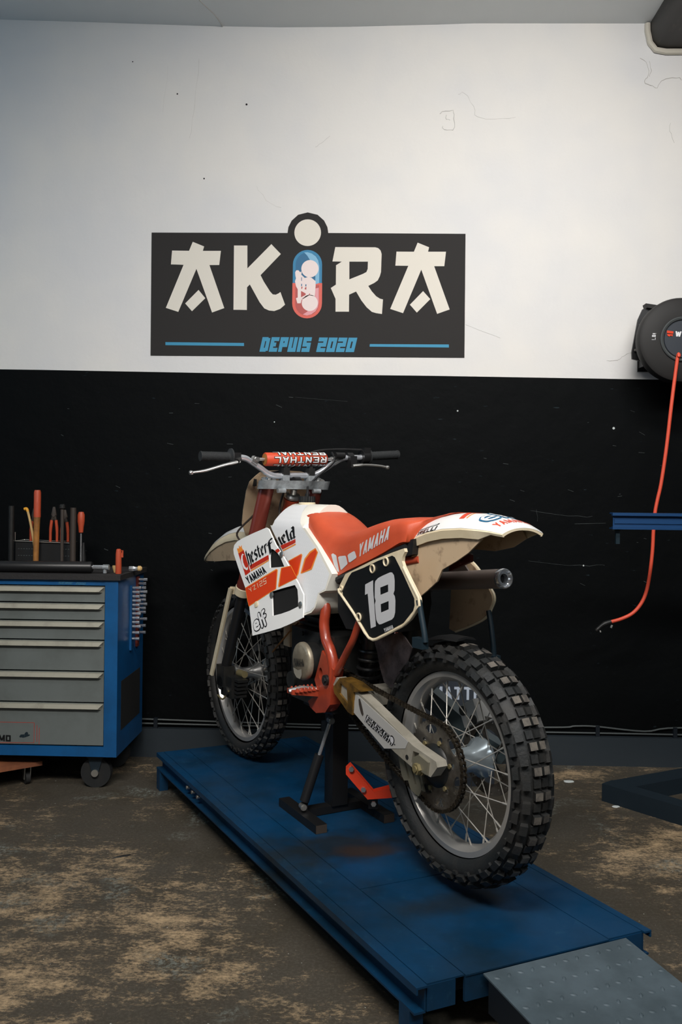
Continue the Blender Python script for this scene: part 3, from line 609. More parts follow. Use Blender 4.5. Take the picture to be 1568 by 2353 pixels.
# cracks, scars and a plastered-over box in the wall
bm = B()
def crack(pts, r=.0016, k=3):
    out = []
    for i, p in enumerate(smooth([(x, WY-.0005, z) for x, z in pts], k)):
        out.append(p+V((random.uniform(-.004, .004), 0, random.uniform(-.004, .004))))
    tube(bm, out, [r*.55*random.uniform(.5, 1.2) for _ in out], 5)
for pts, r in (([(.3214, 3.071), (.335, 3.078), (.385, 3.082), (.3858, 3.045), (.3858, 2.993), (.345, 2.993), (.335, 3.01)], .0028), ([(.35, 3.06), (.352, 3.04), (.368, 3.04)], .0022),
    ([(.41, 3.16), (.44, 3.165), (.48, 3.10), (.50, 3.05), (.62, 3.045), (.68, 3.05)], .0012), ([(1.26, 3.33), (1.29, 3.31), (1.30, 3.25), (1.28, 3.22), (1.31, 3.20), (1.34, 3.19), (1.36, 3.22), (1.43, 3.235), (1.45, 3.22)], .003),
    ([(1.30, 3.31), (1.31, 3.27), (1.30, 3.24)], .0026), ([(1.40, 3.02), (1.405, 2.97), (1.42, 2.93)], .002), ([(.45, 2.07), (.55, 2.03), (.62, 2.01)], .0012), ([(-.20, 2.96), (-.24, 2.93), (-.27, 2.91)], .0012),
    ([(-.55, 2.72), (-.50, 2.66), (-.43, 2.62)], .0008), ([(1.12, 1.90), (1.17, 1.905), (1.20, 1.93), (1.23, 1.94)], .0022), ([(-.83, 3.33), (-.85, 3.1), (-.87, 2.95)], .0008), ([(-.98, 3.3), (-1.0, 3.08)], .0006)):
    crack(pts, r)
obj('crack', bm, 'crack', wb, smooth=0)
bm = B()
for pts, r in (([(.77, 1.19), (.95, 1.17), (1.06, 1.165)], .0014), ([(.76, .95), (.9, .94), (1.05, .935), (1.12, .94)], .0013), ([(-.35, 1.72), (-.1, 1.70)], .0008), ([(.98, 1.135), (1.12, 1.135)], .0016), ([(1.22, 1.15), (1.30, 1.14), (1.42, 1.145)], .0016), ([(.80, 1.2), (.80, 1.14)], .001)):
    crack(pts, r)
for _ in range(46):
    x, z = random.uniform(-1.6, 1.5), random.uniform(.85, 1.72); l = random.uniform(.006, .03)
    tube(bm, [(x, WY-.0004, z), (x+l, WY-.0004, z-l*random.uniform(-.2, .6))], random.uniform(.0006, .0013), 5)
obj('scratch', bm, 'cable_grey', wb, smooth=0)
bm = B()
for x, z, r in ((1.154, 1.584, .006), (1.02, .935, .004), (-.45, 1.60, .003), (.42, 1.66, .004)): disc(bm, (x, z), r, wallf, .001, 9)
flat('paint_chip', bm, 'white_paint_chip', wb)
bm = B()
for x, z, r in ((-.6, 3.114, .005), (-.933, 3.165, .004), (-.8, 2.76, .004), (-1.15, 3.32, .003)): disc(bm, (x, z), r, wallf, .001, 9)
flat('nail_hole', bm, 'dark_hole', wb)
bm = B(); box(bm, (0, 1.5, -.05), (9, 5.8, .1)); struct(obj('floor', bm, 'worn_concrete', smooth=0))
# the ceiling sags slightly where it meets the wall
bm = B(); cz = [(-4.5, 3.62), (-1.8, 3.526), (-1.37, 3.511), (-.79, 3.489), (-.45, 3.481), (-.12, 3.4815), (.3, 3.490), (.48, 3.495), (1.31, 3.490), (4.5, 3.49)]
loft(bm, [[(x, WY+.15, z), (x, WY+.15, z+.2), (x, -1.4, z+.2), (x, -1.4, z+.02)] for x, z in cz]); dm('ceiling_paint', rgb(226, 230, 230), .85, bump=.1, bscale=10)
ceil = struct(obj('ceiling', bm, 'ceiling_paint', smooth=0))
bm = B(); tube(bm, smooth([(-.72, 4.2, 3.486), (-.74, 4.1, 3.488), (-.80, 3.95, 3.491), (-.86, 3.7, 3.494)], 4), .002, 5); obj('crack', bm, 'crack', ceil)
dm('rear_paint', rgb(150, 150, 146), .85)
bm = B(); box(bm, (0, -1.45, 1.8), (9, .1, 3.8)); struct(obj('wall_rear', bm, 'rear_paint', smooth=0))
bm = B(); box(bm, (-4.55, 1.4, 1.8), (.1, 5.9, 3.8)); struct(obj('wall_left', bm, 'rear_paint', smooth=0))
bm = B(); box(bm, (4.55, 1.4, 1.8), (.1, 5.9, 3.8)); struct(obj('wall_right', bm, 'rear_paint', smooth=0))
dm('skirting_paint', rgb(40, 48, 54), .5, bump=.1, bscale=20)
bm = B(); slab(bm, [(-4.5, 0), (4.5, 0), (4.5, .135), (-4.5, .135)], [], wallf, .03, 0); struct(obj('baseboard_back', bm, 'skirting_paint', smooth=0))
# two cables clipped along the foot of the wall
bm = B(); tube(bm, smooth([(-4.4, WY-.012, .19), (-1.9, WY-.012, .178)]+[(x, WY-.012, z) for x, z in P['cab1']]+[(2.2, WY-.012, .178), (4.4, WY-.012, .175)], 5), .0042, 8)
tag(obj('cable', bm, 'cable_grey'), 'upper of two thin grey cables sagging along the foot of the black wall', 'cable')
bm = B(); tube(bm, [(-4.4, WY-.012, .158), (-1.9, WY-.012, .156)]+[(x, WY-.012, z) for x, z in P['cab2']]+[(4.4, WY-.012, .149)], .0042, 8)
lc = tag(obj('cable', bm, 'cable_grey'), 'lower, straighter of two thin grey cables along the foot of the black wall', 'cable')
for x in (-1.0, -.2, .46, 1.09, 1.45):
    bm = B(); box(bm, (x, WY-.012, .158), (.018, .022, .05)); obj('clip', bm, 'lift_dark', lc, smooth=0)

# ------------------------------------------------------------------ the painted sign
t = thing('wall_sign', 'dark painted shop sign with large cream letters and a capsule on the white wall', 'sign', (-.3, WY, 1.911))
def wf(x, z, d=0.): return V((x+.3, -d, z-1.911))
bm = B(); slab(bm, P['sign'], [], wf, .0025, .0); obj('panel', bm, 'sign_black', t, smooth=0)
for ks in (('A1', 'A1b'), ('K',), ('R',), ('A2', 'A2b')):
    bm = B()
    for k in ks: fill(bm, P[k], [P['Rh']] if k == 'R' else [], wf, .0035)
    flat('letter', bm, 'sign_cream', t, 'large cream brush letter')
bm = B(); disc(bm, P['dot'][0], .0635, wf, .0035, 40); flat('dot', bm, 'sign_cream', t)
bm = B(); write(bm, 'DEPUIS', P['depuis_q'], wf, .0035, .62, .27, .09); flat('word', bm, 'sign_blue', t, 'blue slanted lettering')
bm = B(); write(bm, '2020', P['y2020_q'], wf, .0035, .66, .27, .09)
flat('year', bm, 'sign_blue', t, 'blue slanted number')
for k in ('blue1', 'blue2'): bm = B(); poly(bm, P[k], wf, .0035); flat('bar', bm, 'sign_blue', t, 'blue bar beside the date line')
def capsule(cx, w, z0, z1, top=True, zc=None, n=16):
    r = w/2
    if top: return [(cx-r, z0), (cx+r, z0)]+[(cx+r*math.cos(a), z1-r+r*math.sin(a)) for a in [math.pi*i/n for i in range(n+1)]]
    return [(cx+r, z1), (cx-r, z1)]+[(cx+r*math.cos(a), z0+r+r*math.sin(a)) for a in [math.pi+math.pi*i/n for i in range(n+1)]]
px, pw = -.2999, .139
bm = B(); poly(bm, capsule(px, pw, 2.255, 2.4197), wf, .0035); poly(bm, [], wf, 0) if 0 else None
cp = flat('capsule', bm, 'pill_blue', t, 'blue top of the capsule')
bm = B(); poly(bm, capsule(px, pw+.003, 2.094, 2.262, False), wf, .0037); flat('capsule_bottom', bm, 'pill_red', cp)
bm = B(); poly(bm, capsule(px, pw-.026, 2.262, 2.407), wf, .0039); flat('capsule_inside', bm, 'pill_blue_dark', cp)
bm = B(); poly(bm, capsule(px, pw-.026, 2.107, 2.252, False), wf, .0039); flat('capsule_inside', bm, 'pill_red_dark', cp)
def crescent(zc, zend, up_):
    a = [(px-.018+.0745*math.sin(i/12*1.57), zc+up_*(.072*math.cos(i/12*1.57))) for i in range(13)]
    return a
bm = B()
poly(bm, [(-.3165, 2.4075), (-.30, 2.4085), (-.279, 2.402), (-.261, 2.389), (-.249, 2.37), (-.2435, 2.345), (-.2435, 2.262), (-.262, 2.256), (-.262, 2.31), (-.280, 2.352), (-.290, 2.374), (-.302, 2.393)], wf, .0043)
flat('capsule_highlight', bm, 'pill_blue_light', cp)
bm = B(); poly(bm, [(-.245, 2.240), (-.262, 2.236), (-.262, 2.19), (-.27, 2.16), (-.30, 2.125), (-.32, 2.112), (-.30, 2.1075), (-.279, 2.113), (-.259, 2.128), (-.248, 2.147), (-.2445, 2.17)], wf, .0043)
flat('capsule_highlight', bm, 'pill_pink', cp)
bm = B(); disc(bm, P['pw1'][0], .0412, wf, .0048, 32); disc(bm, P['pw2'][0], .0385, wf, .0048, 32)
poly(bm, P['pbody'], wf, .0048); flat('bike_silhouette', bm, 'pill_white', cp, 'pale motorcycle silhouette')
bm = B()
for pts in ([(-.3300, 2.303), (-.326, 2.306), (-.308, 2.289), (-.312, 2.286)],): poly(bm, pts, wf, .0053)
for pts in ([(-.329, 2.289), (-.326, 2.289), (-.326, 2.272), (-.329, 2.272)], [(-.329, 2.258), (-.325, 2.258), (-.325, 2.247), (-.329, 2.246)], [(-.309, 2.255), (-.304, 2.256), (-.304, 2.246), (-.309, 2.246)]): poly(bm, pts, wf, .0053)
flat('silhouette_gap', bm, 'pill_blue_dark', cp)
bm = B()
for pts in ([(-.329, 2.224), (-.307, 2.212), (-.307, 2.205), (-.329, 2.194)], [(-.328, 2.244), (-.322, 2.244), (-.324, 2.235), (-.328, 2.232)], [(-.307, 2.243), (-.304, 2.243), (-.304, 2.230), (-.313, 2.233)], [(-.329, 2.186), (-.322, 2.188), (-.308, 2.197), (-.312, 2.194)], [(-.293, 2.208), (-.286, 2.213), (-.287, 2.205)]): poly(bm, pts, wf, .0053)
flat('silhouette_gap', bm, 'pill_red_dark', cp)

# ------------------------------------------------------------------ duct in the corner under the ceiling
t = thing('air_duct', 'black grimy duct coming through the white wall under the ceiling', 'duct', (1.75, WY, 3.42))
bm = B(); o = V((1.75, WY, 3.42))
sec = [(1.302, 3.4885), (1.302, 3.45), (1.312, 3.402), (1.336, 3.376), (1.375, 3.368), (2.15, 3.368), (2.2, 3.42), (2.2, 3.4885)]
loft(bm, [[V((x, y, z))-o for x, z in sec] for y in (WY+.02, 3.4, 2.2, .9)]); obj('casing', bm, 'duct_black', t)
bm = B(); tube(bm, [V((x, WY-.008, z))-o for x, z in [(1.289, 3.485)]+[(1.290, 3.45), (1.302, 3.395), (1.328, 3.362), (1.375, 3.353), (1.7, 3.353), (2.2, 3.355)]], .014, 8); obj('sealant', bm, 'caulk', t, label='cracked cream sealant round the duct')

# ------------------------------------------------------------------ motorcycle lift
NL, NR, FL = V((.11665, 1.98925, 0)), V((.73236, 2.28779, 0)), V((-.88814, 3.73623, 0))
LU, LV = NR-NL, FL-NL
def lf(u, v, d=0.): return NL+LU*u+LV*v+V((0, 0, .15+d))
def lbox(bm, u0, u1, v0, v1, z0, z1): hexa(bm, [lf(u0, v0, z0), lf(u1, v0, z0), lf(u1, v1, z0), lf(u0, v1, z0), lf(u0, v0, z1), lf(u1, v0, z1), lf(u1, v1, z1), lf(u0, v1, z1)])
def settle(t):
    for c in t.children: c.location = c.location-t.location
    return t
t = thing('motorcycle_lift', 'low blue steel motorcycle lift table standing on the worn concrete floor', 'lift', lf(.5, .5, -.15))
bm = B(); lbox(bm, .046, .190, 0, 1, -.004, 0); lbox(bm, .1935, .805, .2455, 1, -.004, 0); lbox(bm, .8085, .9635, 0, 1, -.004, 0); bevel(bm, .001, 1); obj('deck', bm, 'lift_blue', t)
bm = B(); lbox(bm, .1935, .805, -.002, .2435, -.004, 0); bevel(bm, .001, 1); obj('drop_out_panel', bm, 'lift_blue', t)
for u0, u1, s in ((0, .043, -1), (.967, 1, 1)):
    bm = B(); lbox(bm, u0, u1, -.004, 1, -.005, 0); e = (0, .006) if s < 0 else (.994, 1)
    lbox(bm, e[0], e[1], -.004, 1, -.017, -.005)
    lbox(bm, .038 if s < 0 else .967, .043 if s < 0 else .973, 0, 1, -.062, -.005)
    lbox(bm, u0, u1, 0, 1, -.066, -.061); bevel(bm, .0015, 1); obj('side_rail', bm, 'lift_blue', t)
bm = B(); lbox(bm, .046, .155, -.001, .003, -.063, -.004); lbox(bm, .193, .255, -.001, .003, -.063, -.004); lbox(bm, .255, .9635, -.001, .003, -.063, -.004); bevel(bm, .001, 1); obj('end_plate', bm, 'lift_blue', t)
bm = B(); lbox(bm, .05, .95, .02, .99, -.058, -.030); lbox(bm, .10, .90, .10, .90, -.148, -.060); obj('under_frame', bm, 'lift_dark', t)
for u, v in ((.022, .01), (.978, .01), (.022, .975), (.978, .975)):
    bm = B(); lbox(bm, u-.022, u+.03 if u < .5 else u+.022, v, v+.022, -.15, -.066); obj('leg', bm, 'lift_blue', t)
for v in (.80, .77, .74):
    bm = B(); c = lf(.018, v, -.03); cyl(bm, c, c+V((-.012, -.006, 0)), .007, n=10); obj('bolt', bm, 'zinc', t)
settle(t)
# worn marks on the deck keep the shape they have
# chequer-plate ramp hooked on the near end
t = thing('ramp', 'grey chequer-plate loading ramp sloping off the near end of the blue lift', 'ramp', lf(.56, -.2, -.15))
RS, RE = -.006, -.43
def rf(u, v, d=0.):
    k = (RS-v)/(RS-RE); z = .149*(1-k)+.012*k; return NL+LU*u+LV*v+V((0, 0, z+d))
bm = B()
def rbox(u0, u1, v0, v1, d0, d1): hexa(bm, [rf(u0, v0, d0), rf(u1, v0, d0), rf(u1, v1, d0), rf(u0, v1, d0), rf(u0, v0, d1), rf(u1, v0, d1), rf(u1, v1, d1), rf(u0, v1, d1)])
rbox(.254, .872, RE, RS, -.004, 0); bevel(bm, .001, 1)
i = 0
for a in range(13):
    for b_ in range(17):
        u, v = .285+a*.0475+(.024 if b_ % 2 else 0), RS-.012-b_*.025
        if u > .86: continue
        ang = .9 if (a+b_) % 2 else -.5; L_ = .0095; Wd = .0052
        p = [(L_*math.cos(k)*math.cos(ang)-Wd*math.sin(k)*math.sin(ang), L_*math.cos(k)*math.sin(ang)+Wd*math.sin(k)*math.cos(ang)) for k in [math.pi*2*q/8 for q in range(8)]]
        lu, lv = LU.length, LV.length
        r0 = [rf(u+x/lu, v+y/lv, -.0005) for x, y in p]; r1 = [rf(u+x*.55/lu, v+y*.55/lv, .0019) for x, y in p]
        loft(bm, [r0, r1])
obj('tread_plate', bm, 'ramp_grey', t)
for u0, u1 in ((.254, .259), (.867, .872)):
    bm = B()
    o2 = [rf(u0, RS-.01, -.004), rf(u1, RS-.01, -.004), rf(u1, RE, -.004), rf(u0, RE, -.004)]
    lo = [V((p.x, p.y, max(.002, p.z-.075))) for p in o2]; hexa(bm, lo+o2); obj('side_flange', bm, 'lift_dark', t)
bm = B(); c = rf(.2535, -.13, -.045); cyl(bm, c, c+LU*-.001, .026, n=20); obj('hand_hole', bm, 'dark_hole', t)
settle(t)

# ------------------------------------------------------------------ bike jack standing on the lift
dL, dR = V((-.497, .868, 0)), V((.868, .497, 0))
t = thing('bike_jack', 'black pedal-operated bike jack with gas strut standing on the blue lift under the motorcycle', 'jack', (-.088, 3.00, .15))
def jf(a, b, z): return dR*a+dL*b+V((0, 0, z))
def jbox(bm, a0, a1, b0, b1, z0, z1): hexa(bm, [jf(a0, b0, z0), jf(a1, b0, z0), jf(a1, b1, z0), jf(a0, b1, z0), jf(a0, b0, z1), jf(a1, b0, z1), jf(a1, b1, z1), jf(a0, b1, z1)])
for a, b0, b1 in ((-.107, -.082, .212), (.141, -.098, .196)):
    bm = B(); jbox(bm, a-.020, a+.020, b0, b1, 0, .028); bevel(bm, .002, 2); f_ = obj('foot_bar', bm, 'stand_black', t)
    bm = B(); jbox(bm, a-.0195, a+.0195, b0-.002, b0+.002, .001, .027); obj('end_cap', bm, 'tool_dark', f_)
bm = B(); jbox(bm, -.09, .125, .062, .104, .002, .027); bevel(bm, .002, 2); obj('cross_bar', bm, 'stand_black', t)
bm = B(); jbox(bm, .004, .064, .054, .114, .027, .352); bevel(bm, .003, 2); obj('column', bm, 'stand_black', t)
bm = B(); jbox(bm, -.03, .10, .03, .22, .352, .360); bevel(bm, .002, 1); obj('lift_plate', bm, 'stand_black', t)
s0, s1 = jf(-.109, .056, .045), jf(-.014, .040, .331); ax = (s1-s0)
bm = B(); cyl(bm, s0+ax*.06, s0+ax*.60, .0165, n=18); st = obj('gas_strut', bm, 'black_satin', t)
bm = B(); cyl(bm, s0+ax*.58, s0+ax*.96, .0062, n=14); obj('piston_rod', bm, 'chrome', st)
for q in (s0, s1):
    bm = B(); d_ = V((.1, -.25, 0)).normalized(); cyl(bm, q-d_*.012, q+d_*.014, .011, n=14); lathe(bm, [(.004, .014), (.008, .016), (.009, .018)], q, d_, 12); obj('bolt', bm, 'zinc', st)
bm = B(); box(bm, s0+V((.004, .012, -.008)), (.026, .026, .030)); obj('strut_lug', bm, 'stand_black', st)
ped = [(.023, .333), (.038, .348), (.118, .257), (.18, .274), (.186, .271), (.179, .261), (.182, .239), (.097, .232), (.023, .316)]
def pf(s, z, d=0.): return rt*s-fw*d+V((0, 0, z-.15))
bm = B(); slab(bm, ped, [], pf, .035, .031); slab(bm, ped, [], pf, .004, 0); slab(bm, [ped[7], ped[6], (.182, .243), (.098, .237)], [], pf, .033, .002); bevel(bm, .001, 1); pd = obj('pedal', bm, 'pedal_red', t)
for s, z in ((.041, .335), (.082, .267), (.117, .219)):
    bm = B(); c = pf(s, z, .034); cyl(bm, c, c-fw*.010, .009, n=6); obj('bolt', bm, 'zinc', pd)
bm = B(); c = pf(.117, .219, 0); hexa(bm, [c+V((-.016, -.0, -.03)), c+V((.016, 0, -.03)), c+V((.016, .02, -.03)), c+V((-.016, .02, -.03)), c+V((-.016, 0, .012)), c+V((.016, 0, .012)), c+V((.016, .02, .012)), c+V((-.016, .02, .012))]); obj('pedal_bracket', bm, 'stand_black', t)
# ------------------------------------------------------------------ the motorcycle
MOTO = thing('motorcycle', 'white and orange motocross bike with number 18 side plate raised on the blue lift', 'motorcycle', (.26931, 2.49953, .15), math.radians(90+32.2))
def part(name, bm, material, parent=None, smooth=40, label=None, fl=False):
    o = flat(name, bm, material, parent or MOTO, label) if fl else obj(name, bm, material, parent or MOTO, smooth, label)
    if parent is None: o.location = (0, 0, -.15)
    return o
OZ = .5071
S_SHROUD, S_TANK, S_SEAT, S_PLATE = sheet(.175, .62, .9, .13, -.15), sheet(.165, .62, .9, 0, -.22), sheet(.115, .4, 1.05, 0, -.1), sheet(.165, .2, .95, 0, 0)
S_FS, S_ARM, S_COV, S_RP, S_FLAP = sheet(.085, 0, 1.13, 0, -.3), sheet(.14, .2, .58, 0, 0), sheet(.175, .67, .69, 0, 0), sheet(-.175, 0, .95, 0, 0), sheet(.03, .1, .8, 0, 0)

def wheel(cx, cz, Rf, Rw, w, Rc, a, b, kn, N, hubr, nsp, front):
    c = V((cx, 0, cz)); Y = V((0, 1, 0))
    def pt(th, ph, h): 
        r = Rc+(b+h)*math.cos(ph); return V((cx+r*math.cos(th), (a+h)*math.sin(ph), cz+r*math.sin(th)))
    bm = B()
    prof = [(Rc+b*math.cos(p), a*math.sin(p)) for p in [math.radians(-140+280*i/22) for i in range(23)]]
    lathe(bm, prof, c, Y, 96, cap=False)
    def knob(th, ph, dt, dp, h0, h):
        lo = [pt(th+sx*dt, ph+sy*dp, h0) for sx, sy in ((-1, -1), (1, -1), (1, 1), (-1, 1))]
        hi = [pt(th+sx*dt*.86, ph+sy*dp*.88, h) for sx, sy in ((-1, -1), (1, -1), (1, 1), (-1, 1))]
        hexa(bm, lo+hi)
    R = math.radians; st = 2*math.pi/N
    worn = []
    for i in range(N):
        t0 = i*st
        for s in (-1, 1):
            n0 = len(bm.faces); knob(t0, s*R(12.5), st*.19, R(10.5), -.004, kn)
            bm.faces.ensure_lookup_table(); worn.append(n0+1)
            knob(t0+st*.5, s*R(13), st*.20, R(11), -.004, kn*.50)
            knob(t0+st*.5, s*R(42), st*.26, R(11), -.004, kn*.95); knob(t0+st*.02, s*R(69), st*.30, R(10), -.004, kn*.9)
            knob(t0+st*.5, s*R(84), st*.17, R(7), -.004, kn*.5)
    bm.faces.ensure_lookup_table()
    for k in worn: bm.faces[k].material_index = 1
    tire = part('tire', bm, 'tyre_rubber', smooth=35); tire.data.materials.append(M['worn_rubber'])
    bm = B(); h = w/2
    lathe(bm, [(Rf, -h), (Rf, -h+.004), (Rf-.012, -h+.008), (Rw+.005, -w*.2), (Rw+.005, w*.2), (Rf-.012, h-.008), (Rf, h-.004), (Rf, h), (Rf-.015, h+.0005), (Rw+.004, w*.27), (Rw, w*.12), (Rw, -w*.12), (Rw+.004, -w*.27), (Rf-.015, -h-.0005)], c, Y, 96, closed=True)
    rim = part('rim', bm, 'rim_alloy', smooth=30)
    # hub
    bm = B(); hw = .062 if front else .078
    lathe(bm, [(.018, -hw-.012), (hubr, -hw), (hubr, -hw+.010), (hubr*.62, -hw*.5), (hubr*.58, hw*.4), (hubr, hw-.012), (hubr, hw), (.022, hw+.006)], c, Y, 32); hub = part('hub', bm, 'hub_alloy' if not front else 'alloy')
    # spokes
    sp0 = None
    for k in range(nsp):
        s = 1 if k % 2 else -1; cross = 1 if (k//2) % 2 else -1
        tr = 2*math.pi*(k+.5)/nsp; thub = tr+cross*R(48)
        p0 = V((cx+(hubr-.006)*math.cos(thub), s*(hw-.005), cz+(hubr-.006)*math.sin(thub))); p1 = V((cx+(Rw+.002)*math.cos(tr), s*w*.10, cz+(Rw+.002)*math.sin(tr)))
        bm = B(); cyl(bm, p0, p1, .0017, n=6); cyl(bm, p1+(p0-p1)*.11, p1, .0031, n=8)
        obj('spoke', bm, 'spoke_steel', rim)
    return tire, rim, hub

def ring_plate(bm, c, ro, ri, y0, y1, teeth=0, holes=(), n=96, depth=.006):
    f = lambda u, v, d: V((c[0]+u, d, c[1]+v))
    if teeth:
        out = []
        for i in range(teeth):
            for q, r in ((0, ro-depth), (.28, ro), (.5, ro), (.78, ro-depth)):
                a = 2*math.pi*(i+q)/teeth; out.append((r*math.cos(a), r*math.sin(a)))
    else: out = [(ro*math.cos(2*math.pi*i/n), ro*math.sin(2*math.pi*i/n)) for i in range(n)]
    hs = []
    if ri: hs.append([(ri*math.cos(2*math.pi*i/40), ri*math.sin(2*math.pi*i/40)) for i in range(40)])
    for r, a, rr, el in holes:
        hs.append([(r*math.cos(a)+rr*math.cos(k)*math.cos(a)*1-rr*el*math.sin(k)*math.sin(a), r*math.sin(a)+rr*math.cos(k)*math.sin(a)+rr*el*math.sin(k)*math.cos(a)) for k in [2*math.pi*i/12 for i in range(12)]])
    slab(bm, out, hs, f, y0, y1)
# rear wheel with its sprocket and brake disc
wheel(0, OZ, .252, .222, .062, .283, .054, .038, .015, 34, .058, 36, False)
bm = B(); ring_plate(bm, (0, OZ), .1235, .058, .088, .082, 50, [(.098, 2*math.pi*i/6+.3, .013, 2.1) for i in range(6)]+[(.078, 2*math.pi*i/6+.82, .008, 1.) for i in range(6)])
spk = part('sprocket', bm, 'disc_steel', smooth=20)
bm = B(); lathe(bm, [(.012, .104), (.040, .102), (.052, .094), (.060, .0885), (.062, .082), (.03, .08)], (0, 0, OZ), (0, 1, 0), 32); obj('sprocket_hub', bm, 'engine_black', spk)
for i in range(6):
    a = 2*math.pi*i/6+.82; c = V((.069*math.cos(a), .0885, OZ+.069*math.sin(a))); bm = B(); cyl(bm, c, c+V((0, .005, 0)), .007, n=6); obj('sprocket_bolt', bm, 'brass', spk)
bm = B(); ring_plate(bm, (0, OZ), .112, .078, -.099, -.103, 0, [(.095+.008*(i % 2), 2*math.pi*i/18, .004, 1.) for i in range(18)])
for k in range(5):
    a = 2*math.pi*k/5; box(bm, (.06*math.cos(a), -.101, OZ+.06*math.sin(a)), (.05, .004, .012), Matrix.Rotation(-a, 3, 'Y'))
part('brake_disc', bm, 'disc_steel', smooth=20)
bm = bbox((.060, -.100, OZ+.112), (.075, .05, .065), .012, Matrix.Rotation(.5, 3, 'Y')); cal = part('brake_caliper', bm, 'arm_label')
bm = B(); cyl(bm, (.035, -.075, OZ+.10), (.035, -.07, OZ+.10), .014, n=16); cyl(bm, (.085, -.075, OZ+.115), (.085, -.07, OZ+.115), .014, n=16); obj('piston', bm, 'engine_black', cal)
bm = B(); cyl(bm, (0, -.165, OZ), (0, .160, OZ), .009, n=14); cyl(bm, (0, .142, OZ), (0, .156, OZ), .016, n=6); cyl(bm, (0, .100, OZ), (0, .142, OZ), .020, n=20); part('rear_axle', bm, 'brass')
# front wheel
FX, FZ = 1.46, .497
wheel(FX, FZ, .280, .256, .048, .309, .043, .030, .012, 40, .040, 36, True)
bm = B(); ring_plate(bm, (FX, FZ), .115, .088, -.062, -.066, 0, [(.102, 2*math.pi*i/20, .004, 1.) for i in range(20)])
for k in range(5):
    a = 2*math.pi*k/5+.3; box(bm, (FX+.065*math.cos(a), -.064, FZ+.065*math.sin(a)), (.055, .004, .010), Matrix.Rotation(-a, 3, 'Y'))
part('brake_disc', bm, 'disc_steel', smooth=20)
bm = B(); cyl(bm, (FX, -.12, FZ), (FX, .125, FZ), .009, n=14); part('front_axle', bm, 'zinc')

# chain
fs = V((.575, .085, .655)); rs = V((0, .085, OZ)); r1, r2 = .036, .1215
dv = fs-rs; base_a = math.atan2(dv.z, dv.x); off = math.acos((r2-r1)/dv.length)
aU, aD = base_a+off, base_a-off
path = []
for i in range(41):
    a = aU+(2*math.pi-(aU-aD))*i/40; path.append(rs+V((r2*math.cos(a), 0, r2*math.sin(a))))
lowA, lowB = path[-1].copy(), fs+V((r1*math.cos(aD), 0, r1*math.sin(aD)))
for i in range(1, 30):
    k = i/30; path.append(lowA.lerp(lowB, k)-V((0, 0, .022*math.sin(math.pi*k))))
for i in range(13):
    a = aD+(aU-aD)*i/12; path.append(fs+V((r1*math.cos(a), 0, r1*math.sin(a))))
tp0, tp1 = fs+V((r1*math.cos(aU), 0, r1*math.sin(aU))), path[0]
for i in range(1, 30):
    k = i/30; path.append(tp0.lerp(tp1, k)-V((0, 0, .006*math.sin(math.pi*k))))
# resample to links
acc = [0.]
for p, q in zip(path, path[1:]+path[:1]): acc.append(acc[-1]+(q-p).length)
def at_len(s):
    s %= acc[-1]
    for i in range(len(path)):
        if acc[i+1] >= s:
            return path[i].lerp(path[(i+1) % len(path)], (s-acc[i])/max(1e-6, acc[i+1]-acc[i]))
nl_ = int(round(acc[-1]/.0159)); nl_ += nl_ % 2; pit = acc[-1]/nl_
bm = B()
for i in range(nl_):
    p, q = at_len(i*pit), at_len((i+1)*pit); d_ = (q-p); ang = -math.atan2(d_.z, d_.x); yo = .0072 if i % 2 else .0052
    R_ = Matrix.Rotation(ang, 3, 'Y')
    for s in (-1, 1):
        for k, zz in ((.32, .010), (-.32, .010)): box(bm, (p+q)/2+R_ @ V((k*pit*1.5, s*yo, 0)), (pit*.62, .0018, zz), R_)
        box(bm, (p+q)/2+V((0, s*yo, 0)), (pit*.8, .0018, .0065), R_)
    cyl(bm, p-V((0, .008, 0)), p+V((0, .008, 0)), .0036, n=8)
part('chain', bm, 'chain_steel', smooth=0)
bm = B(); ring_plate(bm, (fs.x, fs.z), .038, .010, .088, .082, 13, (), 40, .007); part('drive_sprocket', bm, 'chain_steel', smooth=20)

# swingarm
armp = [(.46, .672), (.40, .662), (.325, .650), (.2616, .632), (.0343, .560), (-.072, .544), (-.078, .530), (-.0492, .4964), (.0252, .4967), (.1243, .519), (.2836, .570), (.36, .588), (.44, .618), (.48, .645)]
bm = B(); slab(bm, armp, [P['armhole'][::-1]], S_ARM, 0, -.034); bevel(bm, .003, 2); arm = part('swingarm', bm, 'arm_silver', smooth=35)
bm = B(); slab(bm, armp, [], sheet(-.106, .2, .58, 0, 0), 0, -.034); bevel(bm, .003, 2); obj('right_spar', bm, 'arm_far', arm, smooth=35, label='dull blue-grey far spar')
bm = bbox((.37, 0, .625), (.07, .22, .05), .008); obj('cross_member', bm, 'arm_silver', arm)
bm = B(); slab(bm, P['armplate'], [], S_ARM, .001, 0); fl_ = obj('arm_label', bm, 'arm_label', arm, smooth=0)
bm = B(); q = P['prologo']; mid = [tuple((q[0][i]+q[3][i])/2 for i in (0, 1)), tuple((q[1][i]+q[2][i])/2 for i in (0, 1))]
bm2 = B(); q2 = [q[0], q[1], mid[1], mid[0]]; q1 = [mid[0], bil([mid[0], mid[1], q[2], q[3]], .82, 0), bil([mid[0], mid[1], q[2], q[3]], .82, 1), q[3]]
for qq, tx in ((q1, 'PRO'), (q2, 'CIRCUIT')):
    write(bm, tx, qq, S_ARM, .0016, .62, .2, .16, .07); write(bm2, tx, qq, S_ARM, .0021, .62, .13, .22, -.02)
c0 = bil([mid[0], mid[1], q[2], q[3]], .88, .45)
disc(bm, c0, .0125, S_ARM, .0016); disc(bm2, c0, .009, S_ARM, .0021)
